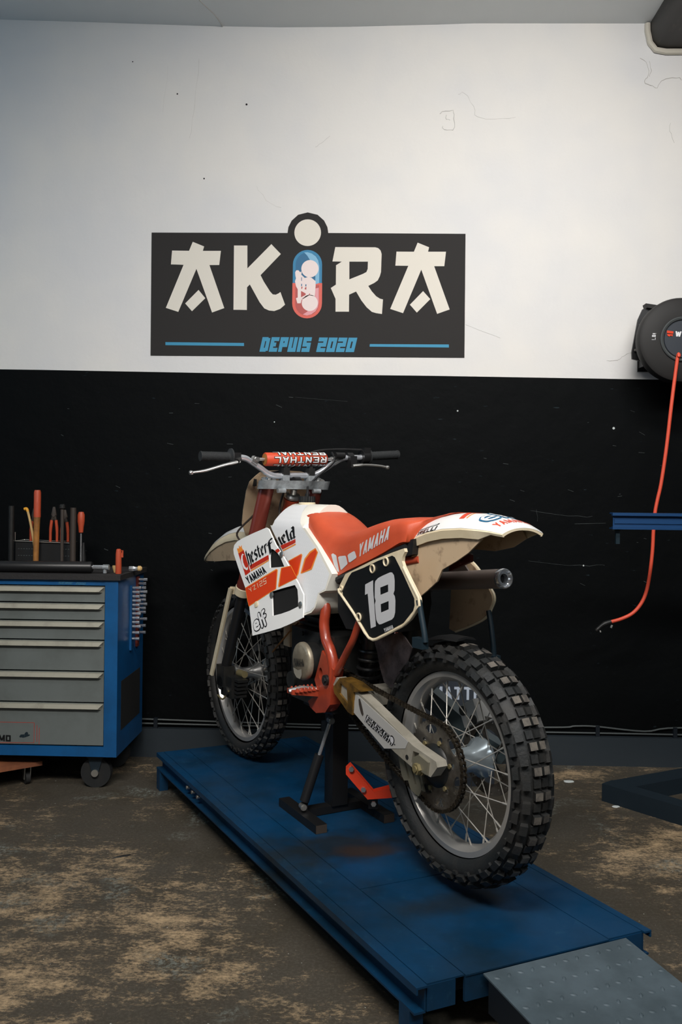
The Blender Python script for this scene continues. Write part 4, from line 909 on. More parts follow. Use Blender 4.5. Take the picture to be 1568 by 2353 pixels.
flat('label_print', bm, 'black_print', arm); flat('label_print', bm2, 'grey_print', arm)
bm = B(); poly(bm, [(.322, .632), (.314, .634), (.306, .622), (.298, .606), (.292, .592), (.297, .584), (.306, .590), (.314, .602), (.320, .616)], S_ARM, .0016); flat('label_print', bm, 'tool_dark', arm)
bm = B(); c = V((P['armhole2'][0][0], .1405, P['armhole2'][0][1])); cyl(bm, c-V((0, .004, 0)), c+V((0, .0005, 0)), .007, n=14); obj('adjuster_hole', bm, 'dark_hole', arm)
bm = B(); slab(bm, [(-.045, .535), (.0, .545), (.028, .53), (.03, .505), (-.04, .500)], [], S_ARM, .006, -.01); bevel(bm, .002, 1); obj('axle_block', bm, 'guide_alloy', arm)
bm = B(); slab(bm, [(.43, .676), (.3606, .672), (.3018, .6574), (.345, .648), (.350, .5765), (.377, .580), (.462, .622), (.47, .64)], [[(.425, .660), (.385, .652), (.378, .606), (.43, .628)]], sheet(.146, .2, .58, 0, 0), 0, -.046); bevel(bm, .003, 2); obj('arm_yoke', bm, 'gold_cast', arm, label='gold cast yoke of the swingarm')
bm = B(); hs = []
for k in range(3):
    x0 = .128-.033*k; hs.append([(x0, .498-.008*k), (x0-.012, .495-.008*k), (x0-.037, .442-.006*k), (x0-.026, .444-.006*k)])
g = [(.17, .545), (.05, .520), (.040, .49), (.031, .4528), (.037, .431), (.0492, .4104), (.0655, .411), (.0887, .4173), (.1025, .4397), (.1227, .434), (.136, .448)]
slab(bm, g, hs, sheet(.108, .2, .58, 0, 0), 0, -.006); slab(bm, g, hs, sheet(.072, .2, .58, 0, 0), 0, -.006); bevel(bm, .001, 1); part('chain_guide', bm, 'guide_alloy', smooth=20)

# frame
def mirror_tubes(bm, pts, r, n=12):
    for s in (1, -1): tube(bm, smooth([(x, s*y, z) for x, y, z in pts], 5), r, n)
bm = B()
tube(bm, smooth([(1.06, 0, 1.19), (.95, 0, 1.12), (.60, 0, .99)], 4), .024, 12)
mirror_tubes(bm, [(.66, .06, 1.0), (.59, .115, .93), (.561, .125, .876), (.560, .130, .827), (.543, .132, .780), (.512, .132, .746), (.492, .132, .697), (.500, .128, .62), (.525, .12, .56)], .0178)
tube(bm, smooth([(.25, .125, .97), (.29, .134, .92), (.3292, .138, .863), (.3634, .138, .806), (.4168, .134, .748), (.478, .13, .680)], 5), .0115, 12)
mirror_tubes(bm, [(.60, .08, .99), (.40, .085, 1.02), (.10, .075, 1.07)], .012)
tube(bm, smooth([(1.09, 0, 1.12), (1.0, 0, .85), (.93, 0, .66), (.86, 0, .50)], 5), .019, 12)
fr = part('frame', bm, 'frame_red')
bm = B(); mirror = [(.594, .64), (.565, .70), (.545, .745), (.505, .720), (.472, .694), (.478, .668), (.489, .579), (.520, .548), (.581, .533), (.6225, .544), (.637, .561), (.600, .582), (.582, .600), (.578, .618)]
hole = [(.553+.012*math.cos(k), .668+.020*math.sin(k)) for k in [2*math.pi*i/14 for i in range(14)]]
for y in (.146, -.106):
    slab(bm, mirror, [hole], sheet(y, .2, .58, 0, 0), 0, -.040)
bevel(bm, .004, 2); obj('footpeg_bracket', bm, 'frame_red', fr, smooth=35)
bm = B(); mirror_tubes(bm, [(.55, .09, .545), (.60, .08, .53), (.70, .07, .525), (.86, .03, .54)], .014); obj('cradle', bm, 'engine_black', fr, label='dark lower cradle')
bm = B(); cyl(bm, (.510, .146, .655), (.510, .156, .655), .017, n=18); cyl(bm, (.510, .150, .655), (.510, .160, .655), .010, n=6); obj('pivot_bolt', bm, 'engine_black', fr)
bm = B(); lathe(bm, [(.027, 0), (.029, .01), (.027, .02), (.027, .12), (.03, .135)], (1.118, 0, 1.115), (-.447, 0, .894), 24); obj('head_tube', bm, 'frame_red', fr)
bm = B(); lathe(bm, [(.018, 0), (.030, .002), (.032, .010), (.028, .018), (.015, .020), (.013, .040)], (1.056, 0, 1.240), (-.447, 0, .894), 24); obj('bearing_cap', bm, 'alloy', fr)
for s in (1, -1):
    bm = B(); hexa(bm, [(.565, s*.13, .588), (.610, s*.13, .588), (.618, s*.235, .602), (.580, s*.235, .602), (.565, s*.13, .612), (.610, s*.13, .612), (.618, s*.235, .618), (.580, s*.235, .618)])
    for x in (.568, .606):
        for k in range(6):
            y = .142+.015*k; hexa(bm, [(x-.004, s*y, .611), (x+.008, s*y, .611), (x+.008, s*(y+.012), .612), (x-.004, s*(y+.012), .612), (x+.001, s*(y+.004), .624), (x+.004, s*(y+.004), .624), (x+.004, s*(y+.008), .624), (x+.001, s*(y+.008), .624)])
    pg = part('footpeg', bm, 'frame_red', smooth=25)
    bm = B(); tube(bm, [(.585, s*.132, .614), (.588, s*.20, .622), (.596, s*.24, .612)], [.004, .006, .009], 8); obj('peg_edge', bm, 'alloy', pg)

# engine
bm = bbox((.665, 0, .665), (.30, .235, .25), .045, None, 3)
for z in (.80, .825, .85, .875, .90): box(bm, (.735, 0, z), (.17, .17, .008))
box(bm, (.735, 0, .85), (.12, .13, .16)); cyl(bm, (.68, -.02, .85), (.56, -.02, .87), .035, n=18); cyl(bm, (.62, -.02, .80), (.62, -.02, .91), .026, n=16)
cyl(bm, (.80, .10, .60), (.80, .13, .60), .03, n=18); cyl(bm, (.56, .11, .74), (.56, .135, .74), .018, n=12)
for p in ((.60, .12, .775), (.55, .13, .70), (.72, .122, .775), (.76, .12, .70)): cyl(bm, p, V(p)+V((0, .008, 0)), .008, n=8)
cyl(bm, (.646, .10, .695), (.646, .152, .695), .060, n=36); eng = part('engine', bm, 'engine_black', smooth=35)
bm = B(); cc = V((.646, .11, .695)); lathe(bm, [(.058, .040), (.064, .046), (.064, .054), (.061, .060), (.052, .064)], cc, (0, 1, 0), 40); cov = obj('ignition_cover', bm, 'engine_cover', eng)
bm = B(); write(bm, 'YAMAHA', [(x-.006, z) for x, z in P['covtext']], S_COV, .0012, .6, .15, .14); flat('cover_print', bm, 'engine_black', eng)
bm = B(); poly(bm, [(.690, .668), (.684, .650), (.665, .638), (.640, .637), (.628, .652), (.630, .672), (.655, .664)], S_COV, .0009); flat('cover_print', bm, 'arm_silver', eng)
bm = bbox((.880, .075, .748), (.05, .06, .085), .015); part('radiator_tank', bm, 'dirty_shaded_cream')
bm = B(); tube(bm, smooth([(.80, .10, .80), (.87, .105, .752), (.985, .11, .668)], 4), .0032, 8); part('overflow_hose', bm, 'tool_wood')
bm = B(); box(bm, (.80, 0, .945), (.06, .20, .20), Matrix.Rotation(-.42, 3, 'Y')); bevel(bm, .008); part('radiator', bm, 'black_plastic')
bm = B(); tube(bm, smooth([(.80, -.02, .83), (.93, -.04, .78), (.96, -.08, .64), (.85, -.13, .53), (.66, -.15, .52), (.54, -.16, .62), (.46, -.155, .80), (.40, -.148, .92), (.344, -.14, .975)], 5), [.022]*5+[.03]*5+[.04]*5+[.055]*8+[.05]*6+[.035]*4+[.022]*8, 16); part('exhaust_pipe', bm, 'engine_black')
# silencer
a0, a1 = V((.36, -.14, .975)), V((-.020, -.14, 1.018)); ax = (a1-a0).normalized(); Ls = (a1-a0).length
bm = B(); lathe(bm, [(.018, -.035), (.020, -.012), (.026, .002), (.0285, .012), (.0285, Ls-.004)], a0, ax, 36, cap=False); sil = part('silencer', bm, 'silencer_grey')
bm = B(); lathe(bm, [(.0285, Ls-.018), (.0295, Ls-.016), (.0295, Ls-.003), (.028, Ls), (.0255, Ls+.001), (.022, Ls-.006), (.0165, Ls-.011), (.0148, Ls-.006), (.0140, Ls-.006), (.0138, Ls-.05)], a0, ax, 36, cap=False); obj('end_cap', bm, 'chrome', sil)
bm = B(); lathe(bm, [(.0137, Ls-.02), (.0005, Ls-.0201)], a0, ax, 20); obj('outlet', bm, 'dark_hole', sil)
bm = B(); slab(bm, [(.235, 1.005), (.13, 1.015), (.165, 1.045), (.17, 1.075), (.205, 1.075), (.215, 1.04)], [], sheet(-.136, .1, 1, 0, 0), 0, -.006); obj('hanger', bm, 'silencer_grey', sil)
# air box, shock, flap
bm = B(); slab(bm, [(.475, .955), (.42, .998), (.22, 1.03), (.20, .93), (.22, .845), (.42, .832), (.472, .88)], [], sheet(.13, 0, 0, 0, 0), 0, -.17); bevel(bm, .02, 3); part('air_box', bm, 'black_plastic')
bm = B(); cyl(bm, (.50, 0, .57), (.455, 0, .84), .021, n=18); cyl(bm, (.475, 0, .72), (.455, 0, .84), .034, n=20); sh = part('shock_absorber', bm, 'black_satin')
bm = B(); a0_, a1_ = V((.50, 0, .585)), V((.468, 0, .775)); xx, yy = frame_of(a1_-a0_); tube(bm, [a0_.lerp(a1_, i/120)+xx*(.039*math.cos(i/120*2*math.pi*6.5))+yy*(.039*math.sin(i/120*2*math.pi*6.5)) for i in range(121)], .0062, 8); obj('spring', bm, 'black_satin', sh)
bm = B(); slab(bm, P['flap'], [], S_FLAP, .002, -.002); part('mud_flap', bm, 'flap_rubber', smooth=0)
bm = B(); loft(bm, [[(x, -.036, z-.008), (x, -.026, z), (x, 0, z+.004), (x, .026, z), (x, .036, z-.008), (x, 0, z-.002)] for x, z in ((.16, .826), (.11, .842), (.05, .854), (-.02, .856))]); part('chain_mudguard', bm, 'black_plastic')

# tank
lower = [(1.010, 1.138), (.735, 1.138), (.6203, 1.0801), (.4893, .9996), (.497, .9809), (.5094, .9436), (.5467, .9309), (.5485, .9094), (.5539, .8844), (.5723, .8671), (.6182, .8517), (.6489, .9175), (.7051, .9566), (.8379, 1.0281), (.925, 1.085)]
bm = B(); slab(bm, lower, [], lambda x, z, d: V((x, S_TANK(x, z).y*d, z)), 1, -1)
es = [e for e in bm.edges if len(e.link_faces) == 2 and e.calc_face_angle(0) > .6 and abs(e.verts[0].co.y-e.verts[1].co.y) < .03 and min(v.co.z for v in e.verts) < 1.13]
bmesh.ops.bevel(bm, geom=es, offset=.008, segments=3, profile=.5, affect='EDGES', clamp_overlap=True)
def tring(z, w, xf=1.008, xr=.735):
    k = .016
    half = [(xr, w*.8), (xr+k, w), (xf-k, w), (xf, w*.75)]
    return [V((x, y, z)) for x, y in half]+[V((x, -y, z)) for x, y in half[::-1]]
loft(bm, [tring(z, w) for z, w in ((1.1375, .1125), (1.155, .104), (1.172, .090), (1.19, .071), (1.206, .050), (1.2155, .030), (1.219, .012))])
tank = part('fuel_tank', bm, 'tank_plastic', smooth=50)
tp_ = [(.998, 1.128), (.990, 1.165), (.990, 1.200), (.970, 1.213), (.90, 1.2165), (.86, 1.214), (.835, 1.192), (.780, 1.152)]+P['tankpanel'][3:]
bm = B(); poly(bm, tp_, S_TANK, 0); wrap(bm, tank, (0, -1, 0), .0010, .007); tg = flat('grip_sticker', bm, 'grip_sticker', tank, 'white textured sticker')
for p_ in tg.data.polygons: p_.use_smooth = True
bm = B(); poly(bm, P['tredbar'], S_TANK, .0018); flat('tank_print', bm, 'dark_red_print', tank)
bm = B(); poly(bm, P['torbar'], S_TANK, .0018); poly(bm, P['tbox2o'], S_TANK, .0018); poly(bm, P['tbox3o'], S_TANK, .0018); flat('tank_print', bm, 'amber_print', tank)
bm = B(); poly(bm, P['tbox2'], S_TANK, .0022); poly(bm, P['tbox3'], S_TANK, .0022); flat('tank_print', bm, 'red_print', tank)
q = P['ches2']
bm = B(); black_letter(bm, 'ield', [q[0], q[1], bil(q, 1, .72), bil(q, 0, .72)], S_TANK, .0022); flat('tank_print', bm, 'black_print', tank)
bm = B(); lathe(bm, [(.031, -.014), (.031, .0), (.026, .003)], (.930, 0, 1.224), (.0, 0, 1), 32)
part('filler_neck', bm, 'cream_plastic')
bm = B(); out = [((.0295+(.0010 if k % 2 else -.0010))*math.cos(2*math.pi*k/44), (.0295+(.0010 if k % 2 else -.0010))*math.sin(2*math.pi*k/44)) for k in range(44)]
slab(bm, out, [], lambda u, v, d: V((.930+u, v, 1.226+d)), .022, 0); cyl(bm, (.930, 0, 1.247), (.930, 0, 1.258), .008, n=14); part('fuel_cap', bm, 'black_plastic', smooth=20)
bm = B(); tube(bm, smooth([(.930, 0, 1.255), (.945, -.01, 1.275), (.98, -.035, 1.292), (1.0, -.107, 1.345), (1.0, -.154, 1.387), (1.03, -.16, 1.42)], 6), .0045, 8); part('breather_hose', bm, 'black_satin')

# radiator shrouds
sh_l = None
for s in (1, -1):
    f = (lambda x, z, d=0.: S_SHROUD(x, z, d)) if s > 0 else (lambda x, z, d=0.: V((1, -1, 1))*S_SHROUD(x, z, d))
    bm = B(); slab(bm, P['shroud'], [P['vent1'], P['vent2']], f, 0, -.005); bevel(bm, .0012, 1)
    so = part('radiator_shroud', bm, 'white_plastic', smooth=30)
    if s > 0: sh_l = so
    bm = B()
    for vk in ('vent1', 'vent2'):
        cx_ = sum(q[0] for q in P[vk])/len(P[vk]); cz_ = sum(q[1] for q in P[vk])/len(P[vk])
        slab(bm, [(cx_+(x-cx_)*1.10, cz_+(z-cz_)*1.10) for x, z in P[vk]], [], f, -.009, -.011)
    obj('radiator_mesh', bm, 'dark_hole', so, smooth=0)
f = S_SHROUD
def dec(keys, m, d, name='shroud_print'):
    bm = B()
    for k in keys: poly(bm, P[k], f, d)
    return flat(name, bm, m, sh_l)
dec(['redbar1', 'redbar2'], 'dark_red_print', .0006); dec(['crestred'], 'dark_red_print', .0006)
dec(['orbar1', 'box1o', 'box2o'], 'amber_print', .0006); dec(['crown', 'crown2'], 'amber_print', .0009); dec(['box1', 'box2'], 'red_print', .0010); dec(['cletter'], 'white_print', .0010)
bm = B(); q = P['ches1']; black_letter(bm, 'hester', [bil(q, 0, -.02), bil(q, .93, -.02), bil(q, .93, .76), bil(q, 0, .76)], f, .0012)
black_letter(bm, 'f', [bil(q, .93, -.1), bil(q, 1.22, -.1), bil(q, 1.22, .72), bil(q, .93, .72)], f, .0012); flat('shroud_print', bm, 'black_print', sh_l)
bm = B(); write(bm, 'YAMAHA', P['yamaha_s'], f, .0012, .62, .2, .1); flat('shroud_print', bm, 'black_print', sh_l)
bm = B(); bm2 = B(); bm2.free(); write(bm, 'YZ125', P['yz'], f, .0014, .8, .13, .28)
flat('shroud_print', bm, 'cream_plastic', sh_l)
# the oil company's word, outlined
q = P['elfq']; bm = B(); bm2 = B()
E_ = [(.37, .15), (.29, .07), (.17, .07), (.09, .17), (.08, .35), (.09, .52), (.17, .63), (.28, .63), (.36, .53), (.36, .36), (.10, .36)]
L_s = [(.55, .07), (.55, .95)]; F_s = [[(.76, .07), (.76, .74), (.82, .90), (.95, .92)], [(.66, .60), (.93, .60)]]
for m_, wd, d in ((bm, .0186, .0008), (bm2, .0108, .0015)):
    sx = lambda pts: [bil(q, x, y) for x, y in pts]
    stroke(m_, sx(E_), wd, f, d); stroke(m_, sx(L_s), wd, f, d+.00020)
    for k in F_s: stroke(m_, sx(k), wd, f, d+.00030)
flat('shroud_print', bm, 'black_print', sh_l); flat('shroud_print', bm2, 'white_print', sh_l)
for (x, z), mt in zip(P['bolt_s'][:3]+P['bolt_s1'], ('cream_plastic', 'zinc', 'zinc', 'zinc')):
    bm = B(); c = f(x, z, 0); lathe(bm, [(.011, .0005), (.011, .003), (.006, .004)], c, (-.13, 1, .15), 18); obj('screw', bm, mt, sh_l)

# seat
T_ = [(.822, 1.176), (.765, 1.199), (.705, 1.184), (.64, 1.155), (.56, 1.137), (.48, 1.139), (.40, 1.155), (.32, 1.172), (.25, 1.184), (.17, 1.190), (.135, 1.189), (.117, 1.188), (.085, 1.194), (.015, 1.208)]
B_ = [(.795, 1.160), (.675, 1.100), (.585, 1.042), (.535, 1.005), (.495, .988), (.43, 1.010), (.35, 1.036), (.27, 1.064), (.21, 1.088), (.155, 1.112), (.132, 1.118), (.117, 1.122), (.092, 1.165), (.03, 1.198)]
WT = [.076, .080, .083, .085, .086, .090, .094, .098, .100, .100, .098, .090, .052, .026]; WB = [.088, .104, .115, .12, .122, .122, .122, .12, .117, .114, .111, .102, .056, .028]
def seat_ring(i):
    t_, b_, wt, wb_ = V((T_[i][0], 0, T_[i][1])), V((B_[i][0], 0, B_[i][1])), WT[i], WB[i]
    half = [(wb_-.012, -.02), (wb_, .03), ((wb_*.6+wt*.4)+.004, .40), (wt+.010, .70), (wt+.002, .84), (wt-.014, .93), (wt-.036, .975), (wt*.3, .998)]
    return [b_.lerp(t_, h)+V((0, s_, 0)) for s_, h in half]+[b_.lerp(t_, h)+V((0, -s_, 0)) for s_, h in half[::-1]]
rings = [seat_ring(i) for i in range(len(T_))]
# smooth the loft along its length
cols = [smooth([r[j] for r in rings], 3) for j in range(len(rings[0]))]
rings = [[c[i] for c in cols] for i in range(len(cols[0]))]
bm = B(); loft(bm, rings); seat = part('seat', bm, 'orange_vinyl', smooth=60)
bm = B(); write(bm, 'YAMAHA', P['seat_yamaha'], S_SEAT, 0, .6, .2, .13)
for k in ('seat_b1', 'seat_b2', 'seat_b3'): poly(bm, P[k], S_SEAT, 0)
wrap(bm, seat, (0, -1, 0), .0012, .015); flat('seat_print', bm, 'grey_print', seat, 'pale lettering and three blocks')
bm = B(); tube(bm, [(x, .118-.004*i, z) for i, (x, z) in enumerate(((.49, .978), (.42, 1.002), (.34, 1.028), (.27, 1.054), (.20, 1.084), (.13, 1.104)))], .014, 8); tube(bm, [(x, -.118+.004*i, z) for i, (x, z) in enumerate(((.49, .978), (.42, 1.002), (.34, 1.028), (.27, 1.054), (.20, 1.084), (.13, 1.104)))], .014, 8)
hexa(bm, [(.105, -.10, 1.085), (.150, -.10, 1.075), (.150, .10, 1.075), (.105, .10, 1.085), (.100, -.10, 1.13), (.155, -.10, 1.12), (.155, .10, 1.12), (.100, .10, 1.13)]); obj('seat_base', bm, 'black_plastic', seat)

# side number plates
def side_plate(s):
    f = (lambda x, z, d=0.: S_PLATE(x, z, d))
    bm = B(); slab(bm, P['plate'], [], f, 0, -.010); bevel(bm, .003, 2)
    c = [f(x, z, 0) for x, z in P['plate']]
    o = part('side_number_plate', bm, 'cream_plastic', smooth=35)
    bm = B(); tube(bm, [f(x, z, .0005) for x, z in P['plate'][10:]+P['plate'][:1]], .0042, 8); obj('rolled_edge', bm, 'cream_plastic', o)
    return o
spl = side_plate(1)
bm = B(); poly(bm, P['platein'], S_PLATE, .0006); flat('number_field', bm, 'black_print', spl, 'black number background')
bm = B(); poly(bm, P['d1v'], S_PLATE, .0012); poly(bm, P['d1s'], S_PLATE, .0012); fill(bm, P['d8'], [P['d8h1'], P['d8h2']], S_PLATE, .0012); flat('number', bm, 'grey_print', spl, 'pale grey number 18')
bm = B(); write(bm, 'YAMAHA', P['plate_y'], S_PLATE, .0012, .55, .18, .1); flat('plate_print', bm, 'grey_print', spl)
for i, (x, z) in enumerate(P['pbolts']):
    bm = B(); c = S_PLATE(x, z, 0); lathe(bm, [(.0135, .0), (.0135, .004), (.011, .005), (.009, -.002), (.0, -.003)] if i < 3 else [(.009, 0), (.009, .004), (.006, .005), (.004, .001), (0, .0005)], c, (0, 1, 0), 22); bo = obj('mounting_boss', bm, 'cream_plastic', spl)
bm = B(); slab(bm, [(x, z) for x, z in P['rplate']], [], S_RP, 0, -.010); bevel(bm, .003, 2); rp = part('side_number_plate', bm, 'dirty_shaded_cream', smooth=35, label='far plate seen from its dirty inner side')
bm = B(); tube(bm, smooth([(x, -.183, z) for x, z in P['rplate'][1:13]], 3), .005, 8); obj('rolled_edge', bm, 'cream_plastic', rp)
bm = bbox((.21, -.172, 1.09), (.025, .012, .045), .003); obj('plate_tab', bm, 'cream_plastic', rp)

# rear fender
secs = [(.215, 1.165, 1.095, .080), (.17, 1.176, 1.112, .086), (.12, 1.187, 1.127, .090), (.05, 1.199, 1.146, .093), (-.02, 1.206, 1.158, .093), (-.1, 1.206, 1.164, .091), (-.17, 1.198, 1.163, .089), (-.215, 1.188, 1.161, .086), (-.235, 1.180, 1.158, .080), (-.246, 1.172, 1.156, .070)]
def fend(x, zc, ze, w, lift=0., lim=1., n=14):
    out = []
    for i in range(n+1):
        s_ = -lim+2*lim*i/n; out.append(V((x, w*s_*(1-.0*abs(s_)), ze+(zc-ze)*(1-abs(s_)**2.3)+lift)))
    return out
bm = B(); rings = []
for i, (x, zc, ze, w_) in enumerate(secs):
    topl = fend(x, zc, ze, w_); skirt_ = .022 if -.19 < x < .18 else .006
    ring = [V((x, -w_+.004, ze-skirt_))]+topl+[V((x, w_-.004, ze-skirt_)), V((x, w_-.010, ze-skirt_))]+[p+V((0, -p.y*.08, -.005)) for p in topl[::-1]]+[V((x, -w_+.010, ze-skirt_))]
    rings.append(ring)
loft(bm, rings); rfen = part('rear_fender', bm, 'cream_plastic', smooth=45)
bm = B(); R_ = [fend(x, zc, ze, w_, .0011, .965) for x, zc, ze, w_ in secs]
vv = [[bm.verts.new(p) for p in r] for r in R_]
for i in range(len(vv)-1):
    for j in range(len(vv[0])-1): bm.faces.new((vv[i][j], vv[i][j+1], vv[i+1][j+1], vv[i+1][j]))
bmesh.ops.recalc_face_normals(bm, faces=bm.faces[:])
for p in bm.faces: p.smooth = True
fst = flat('fender_sticker', bm, 'white_plastic', rfen, 'white film on the fender top')
# side lettering of the fender
bm = B(); q = P['pirelli']; S_P = lambda x, z, d=0.: V((x-.013, .11+d, z))
write(bm, 'IRELLI', [bil(q, .14, .02), bil(q, 1, .02), bil(q, 1, .62), bil(q, .14, .62)], S_P, 0, .74, .23, .14)
poly(bm, [bil(q, .02, 0), bil(q, .07, 0), bil(q, .09, .66), bil(q, .14, .80), bil(q, .14, .95), bil(q, .06, .86), bil(q, .03, .6)], S_P, 0); poly(bm, [bil(q, .10, .80), bil(q, .95, .76), bil(q, 1.0, .86), bil(q, 1, 1.0), bil(q, .14, 1.0)], S_P, 0)
wrap(bm, fst, (0, -1, -.15), .0008, .01); flat('fender_print', bm, 'black_print', rfen)
bm = B(); q = [bil(P['pirelli'], .16, .86), bil(P['pirelli'], .94, .83), bil(P['pirelli'], .95, .93), bil(P['pirelli'], .16, .94)]; poly(bm, q, S_P, 0); wrap(bm, fst, (0, -1, -.15), .0012, .01); flat('fender_print', bm, 'white_print', rfen)
# top prints: read across the fender from its left edge
ft = lambda x, y, d=0.: V((x, y, 1.26+d))
def topdec(fn, m, off=.0008):
    bm = B(); fn(bm); wrap(bm, fst, (0, 0, -1), off, .008, ((1, 0, 0), (0, 1, 0))); flat('fender_print', bm, m, rfen)
topdec(lambda bm: write(bm, 'YAMAHA', [(-.222, .062), (-.222, -.05), (-.196, -.05), (-.196, .062)], ft, 0, .6, .17, .12), 'red_print')
eq = [(-.180, .060), (-.180, -.055), (-.110, -.055), (-.110, .060)]
topdec(lambda bm: [stroke(bm, [bil(eq, x, y) for x, y in k], .019, ft, 0) for k in [E_, L_s]+F_s], 'pill_blue_dark')
topdec(lambda bm: [stroke(bm, [bil(eq, x, y) for x, y in k], .009, ft, 0) for k in [E_, L_s]+F_s], 'white_print', .0020)
topdec(lambda bm: [poly(bm, k, ft, 0) for k in ([(-.075, .056), (-.055, .058), (-.035, .01), (-.055, .01)], [(-.085, .01), (-.02, .01), (-.02, -.05), (-.085, -.05)])], 'red_print')
topdec(lambda bm: poly(bm, [(-.087, .054), (-.081, .054), (-.066, .012), (-.072, .012)], ft, 0), 'amber_print')
# inner fender walls under it
sk = [(.111, 1.127), (.116, 1.09), (.16, 1.062), (.180, 1.04), (.150, 1.005), (.105, .955), (.055, .985), (.010, 1.015), (-.012, 1.05), (-.075, 1.078), (-.125, 1.104), (-.178, 1.142), (-.16, 1.165), (-.02, 1.158)]
bm = B(); slab(bm, sk, [], sheet(.079, 0, 1.13, 0, -.03), 0, -.005); slab(bm, [(.111, 1.127), (.116, 1.10), (-.05, 1.10), (-.125, 1.115), (-.178, 1.142), (-.16, 1.165), (-.02, 1.158)], [], lambda x, z, d: V((x, -.079+d, z)), 0, .005); part('inner_fender', bm, 'dirty_shaded_cream', smooth=0)  # cream walls browned by dirt, with their shade painted into the colour too
bm = B(); slab(bm, [(.13, 1.03), (.03, 1.065), (.03, 1.085), (.05, 1.09), (.12, 1.075)], [], sheet(-.05, 0, 0, 0, 0), 0, -.012); bevel(bm, .003, 1); cyl(bm, (.07, -.05, 1.062), (.07, -.040, 1.062), .007, n=12); part('fender_bracket', bm, 'fork_red')

# hanging tubes below both side plates
for y, pts, fer in ((.160, [(-.014, .970), (-.020, .95), (-.027, .927), (-.0413, .8825), (-.046, .860)], (-.022, .855)), (-.178, [(.098, .910), (.0956, .9018), (.087, .870), (.0795, .835), (.0735, .80), (.0715, .775)], (.069, .765))):
    bm = B(); tube(bm, smooth([(x, y, z) for x, z in pts], 4), .0082, 12); ht = part('support_tube', bm, 'hose_blue')
    bm = bbox((fer[0], y, fer[1]), (.045, .022, .028), .005) if y > 0 else bbox((fer[0], y, fer[1]), (.026, .026, .03), .004); obj('tube_foot', bm, 'hose_blue', ht)

# forks
def fk(z, s=0., y=.105, dx=0.): return V((1.068-.5*(z-1.262)+dx, y, z))
for s in (1, -1):
    bm = B(); lathe(bm, [(.026, 0), (.0285, .004), (.0285, .44), (.031, .445), (.031, .49), (.026, .495)], fk(1.30, y=s*.105), (.447, 0, -.894), 28); fo = part('fork_leg', bm, 'fork_red')
    bm = B(); cyl(bm, fk(.87, y=s*.105), fk(.515, y=s*.105), .0215, n=22); obj('fork_tube', bm, 'black_satin', fo)
    bm = B(); lathe(bm, [(.021, 0), (.034, 0), (.034, .035), (.021, .035)], fk(.885, y=s*.105), (.447, 0, -.894), 26)
    gy = s*.136
    loft(bm, [[fk(z, y=gy, dx=.062-.0*z)+V((a, b*s, 0)) for a, b in ((.012, -.004), (-.022, -.002), (-.024, .006), (.010, .004))] for z in (.875, .86, .80, .70, .60, .52, .49)]); bevel(bm, .002, 1)
    hexa(bm, [fk(.88, y=s*.11, dx=.02), fk(.88, y=s*.14, dx=.06), fk(.85, y=s*.14, dx=.06), fk(.85, y=s*.11, dx=.02), fk(.88, y=s*.10, dx=.03), fk(.88, y=s*.13, dx=.075), fk(.85, y=s*.13, dx=.075), fk(.85, y=s*.10, dx=.03)])
    obj('fork_guard', bm, 'cream_plastic', fo)
    bm = bbox((1.438, s*.105, .500), (.075, .046, .085), .014); obj('axle_lug', bm, 'cast_alloy' if s < 0 else 'engine_black', fo)
bm = bbox((1.40, .092, .462), (.11, .05, .085), .014)
for k in range(5): box(bm, (1.345-.004*k, .083, .432+.016*k), (.05, .045, .010))
cyl(bm, (1.44, .10, .47), (1.44, .128, .47), .028, n=18); cyl(bm, (1.385, .10, .445), (1.385, .128, .445), .020, n=14)
cl = part('front_caliper', bm, 'engine_black')
bm = B(); tube(bm, smooth([(1.46, .128, .415), (1.40, .13, .41), (1.365, .12, .45)], 4), .0035, 8); obj('caliper_pin', bm, 'brass', cl)
bm = B(); cyl(bm, (1.40, .06, .512), (1.34, .06, .515), .014, n=14); obj('speed_drive', bm, 'brass', cl)
def arc(cx_, cy_, r, a0, a1, n=9): return [(cx_+r*math.cos(math.radians(a0+(a1-a0)*i/n)), cy_+r*math.sin(math.radians(a0+(a1-a0)*i/n))) for i in range(n+1)]
co = arc(1.045, .105, .043, -5, 205)+[(1.0, .065), (.985, .045), (.968, .022), (.968, -.022), (.985, -.045), (1.0, -.065)]+arc(1.045, -.105, .043, 155, 365)+[(1.070, -.055), (1.064, -.03), (1.064, .03), (1.070, .055)]
bm = B(); slab(bm, co, [], lambda u, v, d: V((u-.5*d, v, 1.274+d)), .032, 0); bevel(bm, .004, 2); tc_ = part('triple_clamp', bm, 'cast_alloy', smooth=35)
for y in (.075, -.075):
    bm = B(); cyl(bm, (.995, y-.016, 1.268), (.995, y+.016, 1.268), .009, n=12); obj('pinch_bolt', bm, 'cast_alloy', tc_)
for s in (1, -1):
    bm = B(); lathe(bm, [(.0, .012), (.012, .012), (.013, .006), (.027, .006), (.030, .003), (.030, -.01)], (1.043, s*.105, 1.307), (-.3, 0, .95), 26); obj('fork_cap', bm, 'alloy', tc_)
bm = B(); cyl(bm, (1.022, .004, 1.30), (1.014, .004, 1.322), .019, n=6); cyl(bm, (1.02, .004, 1.30), (1.016, .004, 1.312), .025, n=20); obj('stem_nut', bm, 'black_satin', tc_)
bm = bbox((1.185, 0, 1.03), (.07, .28, .035), .01); part('lower_clamp', bm, 'cast_alloy')
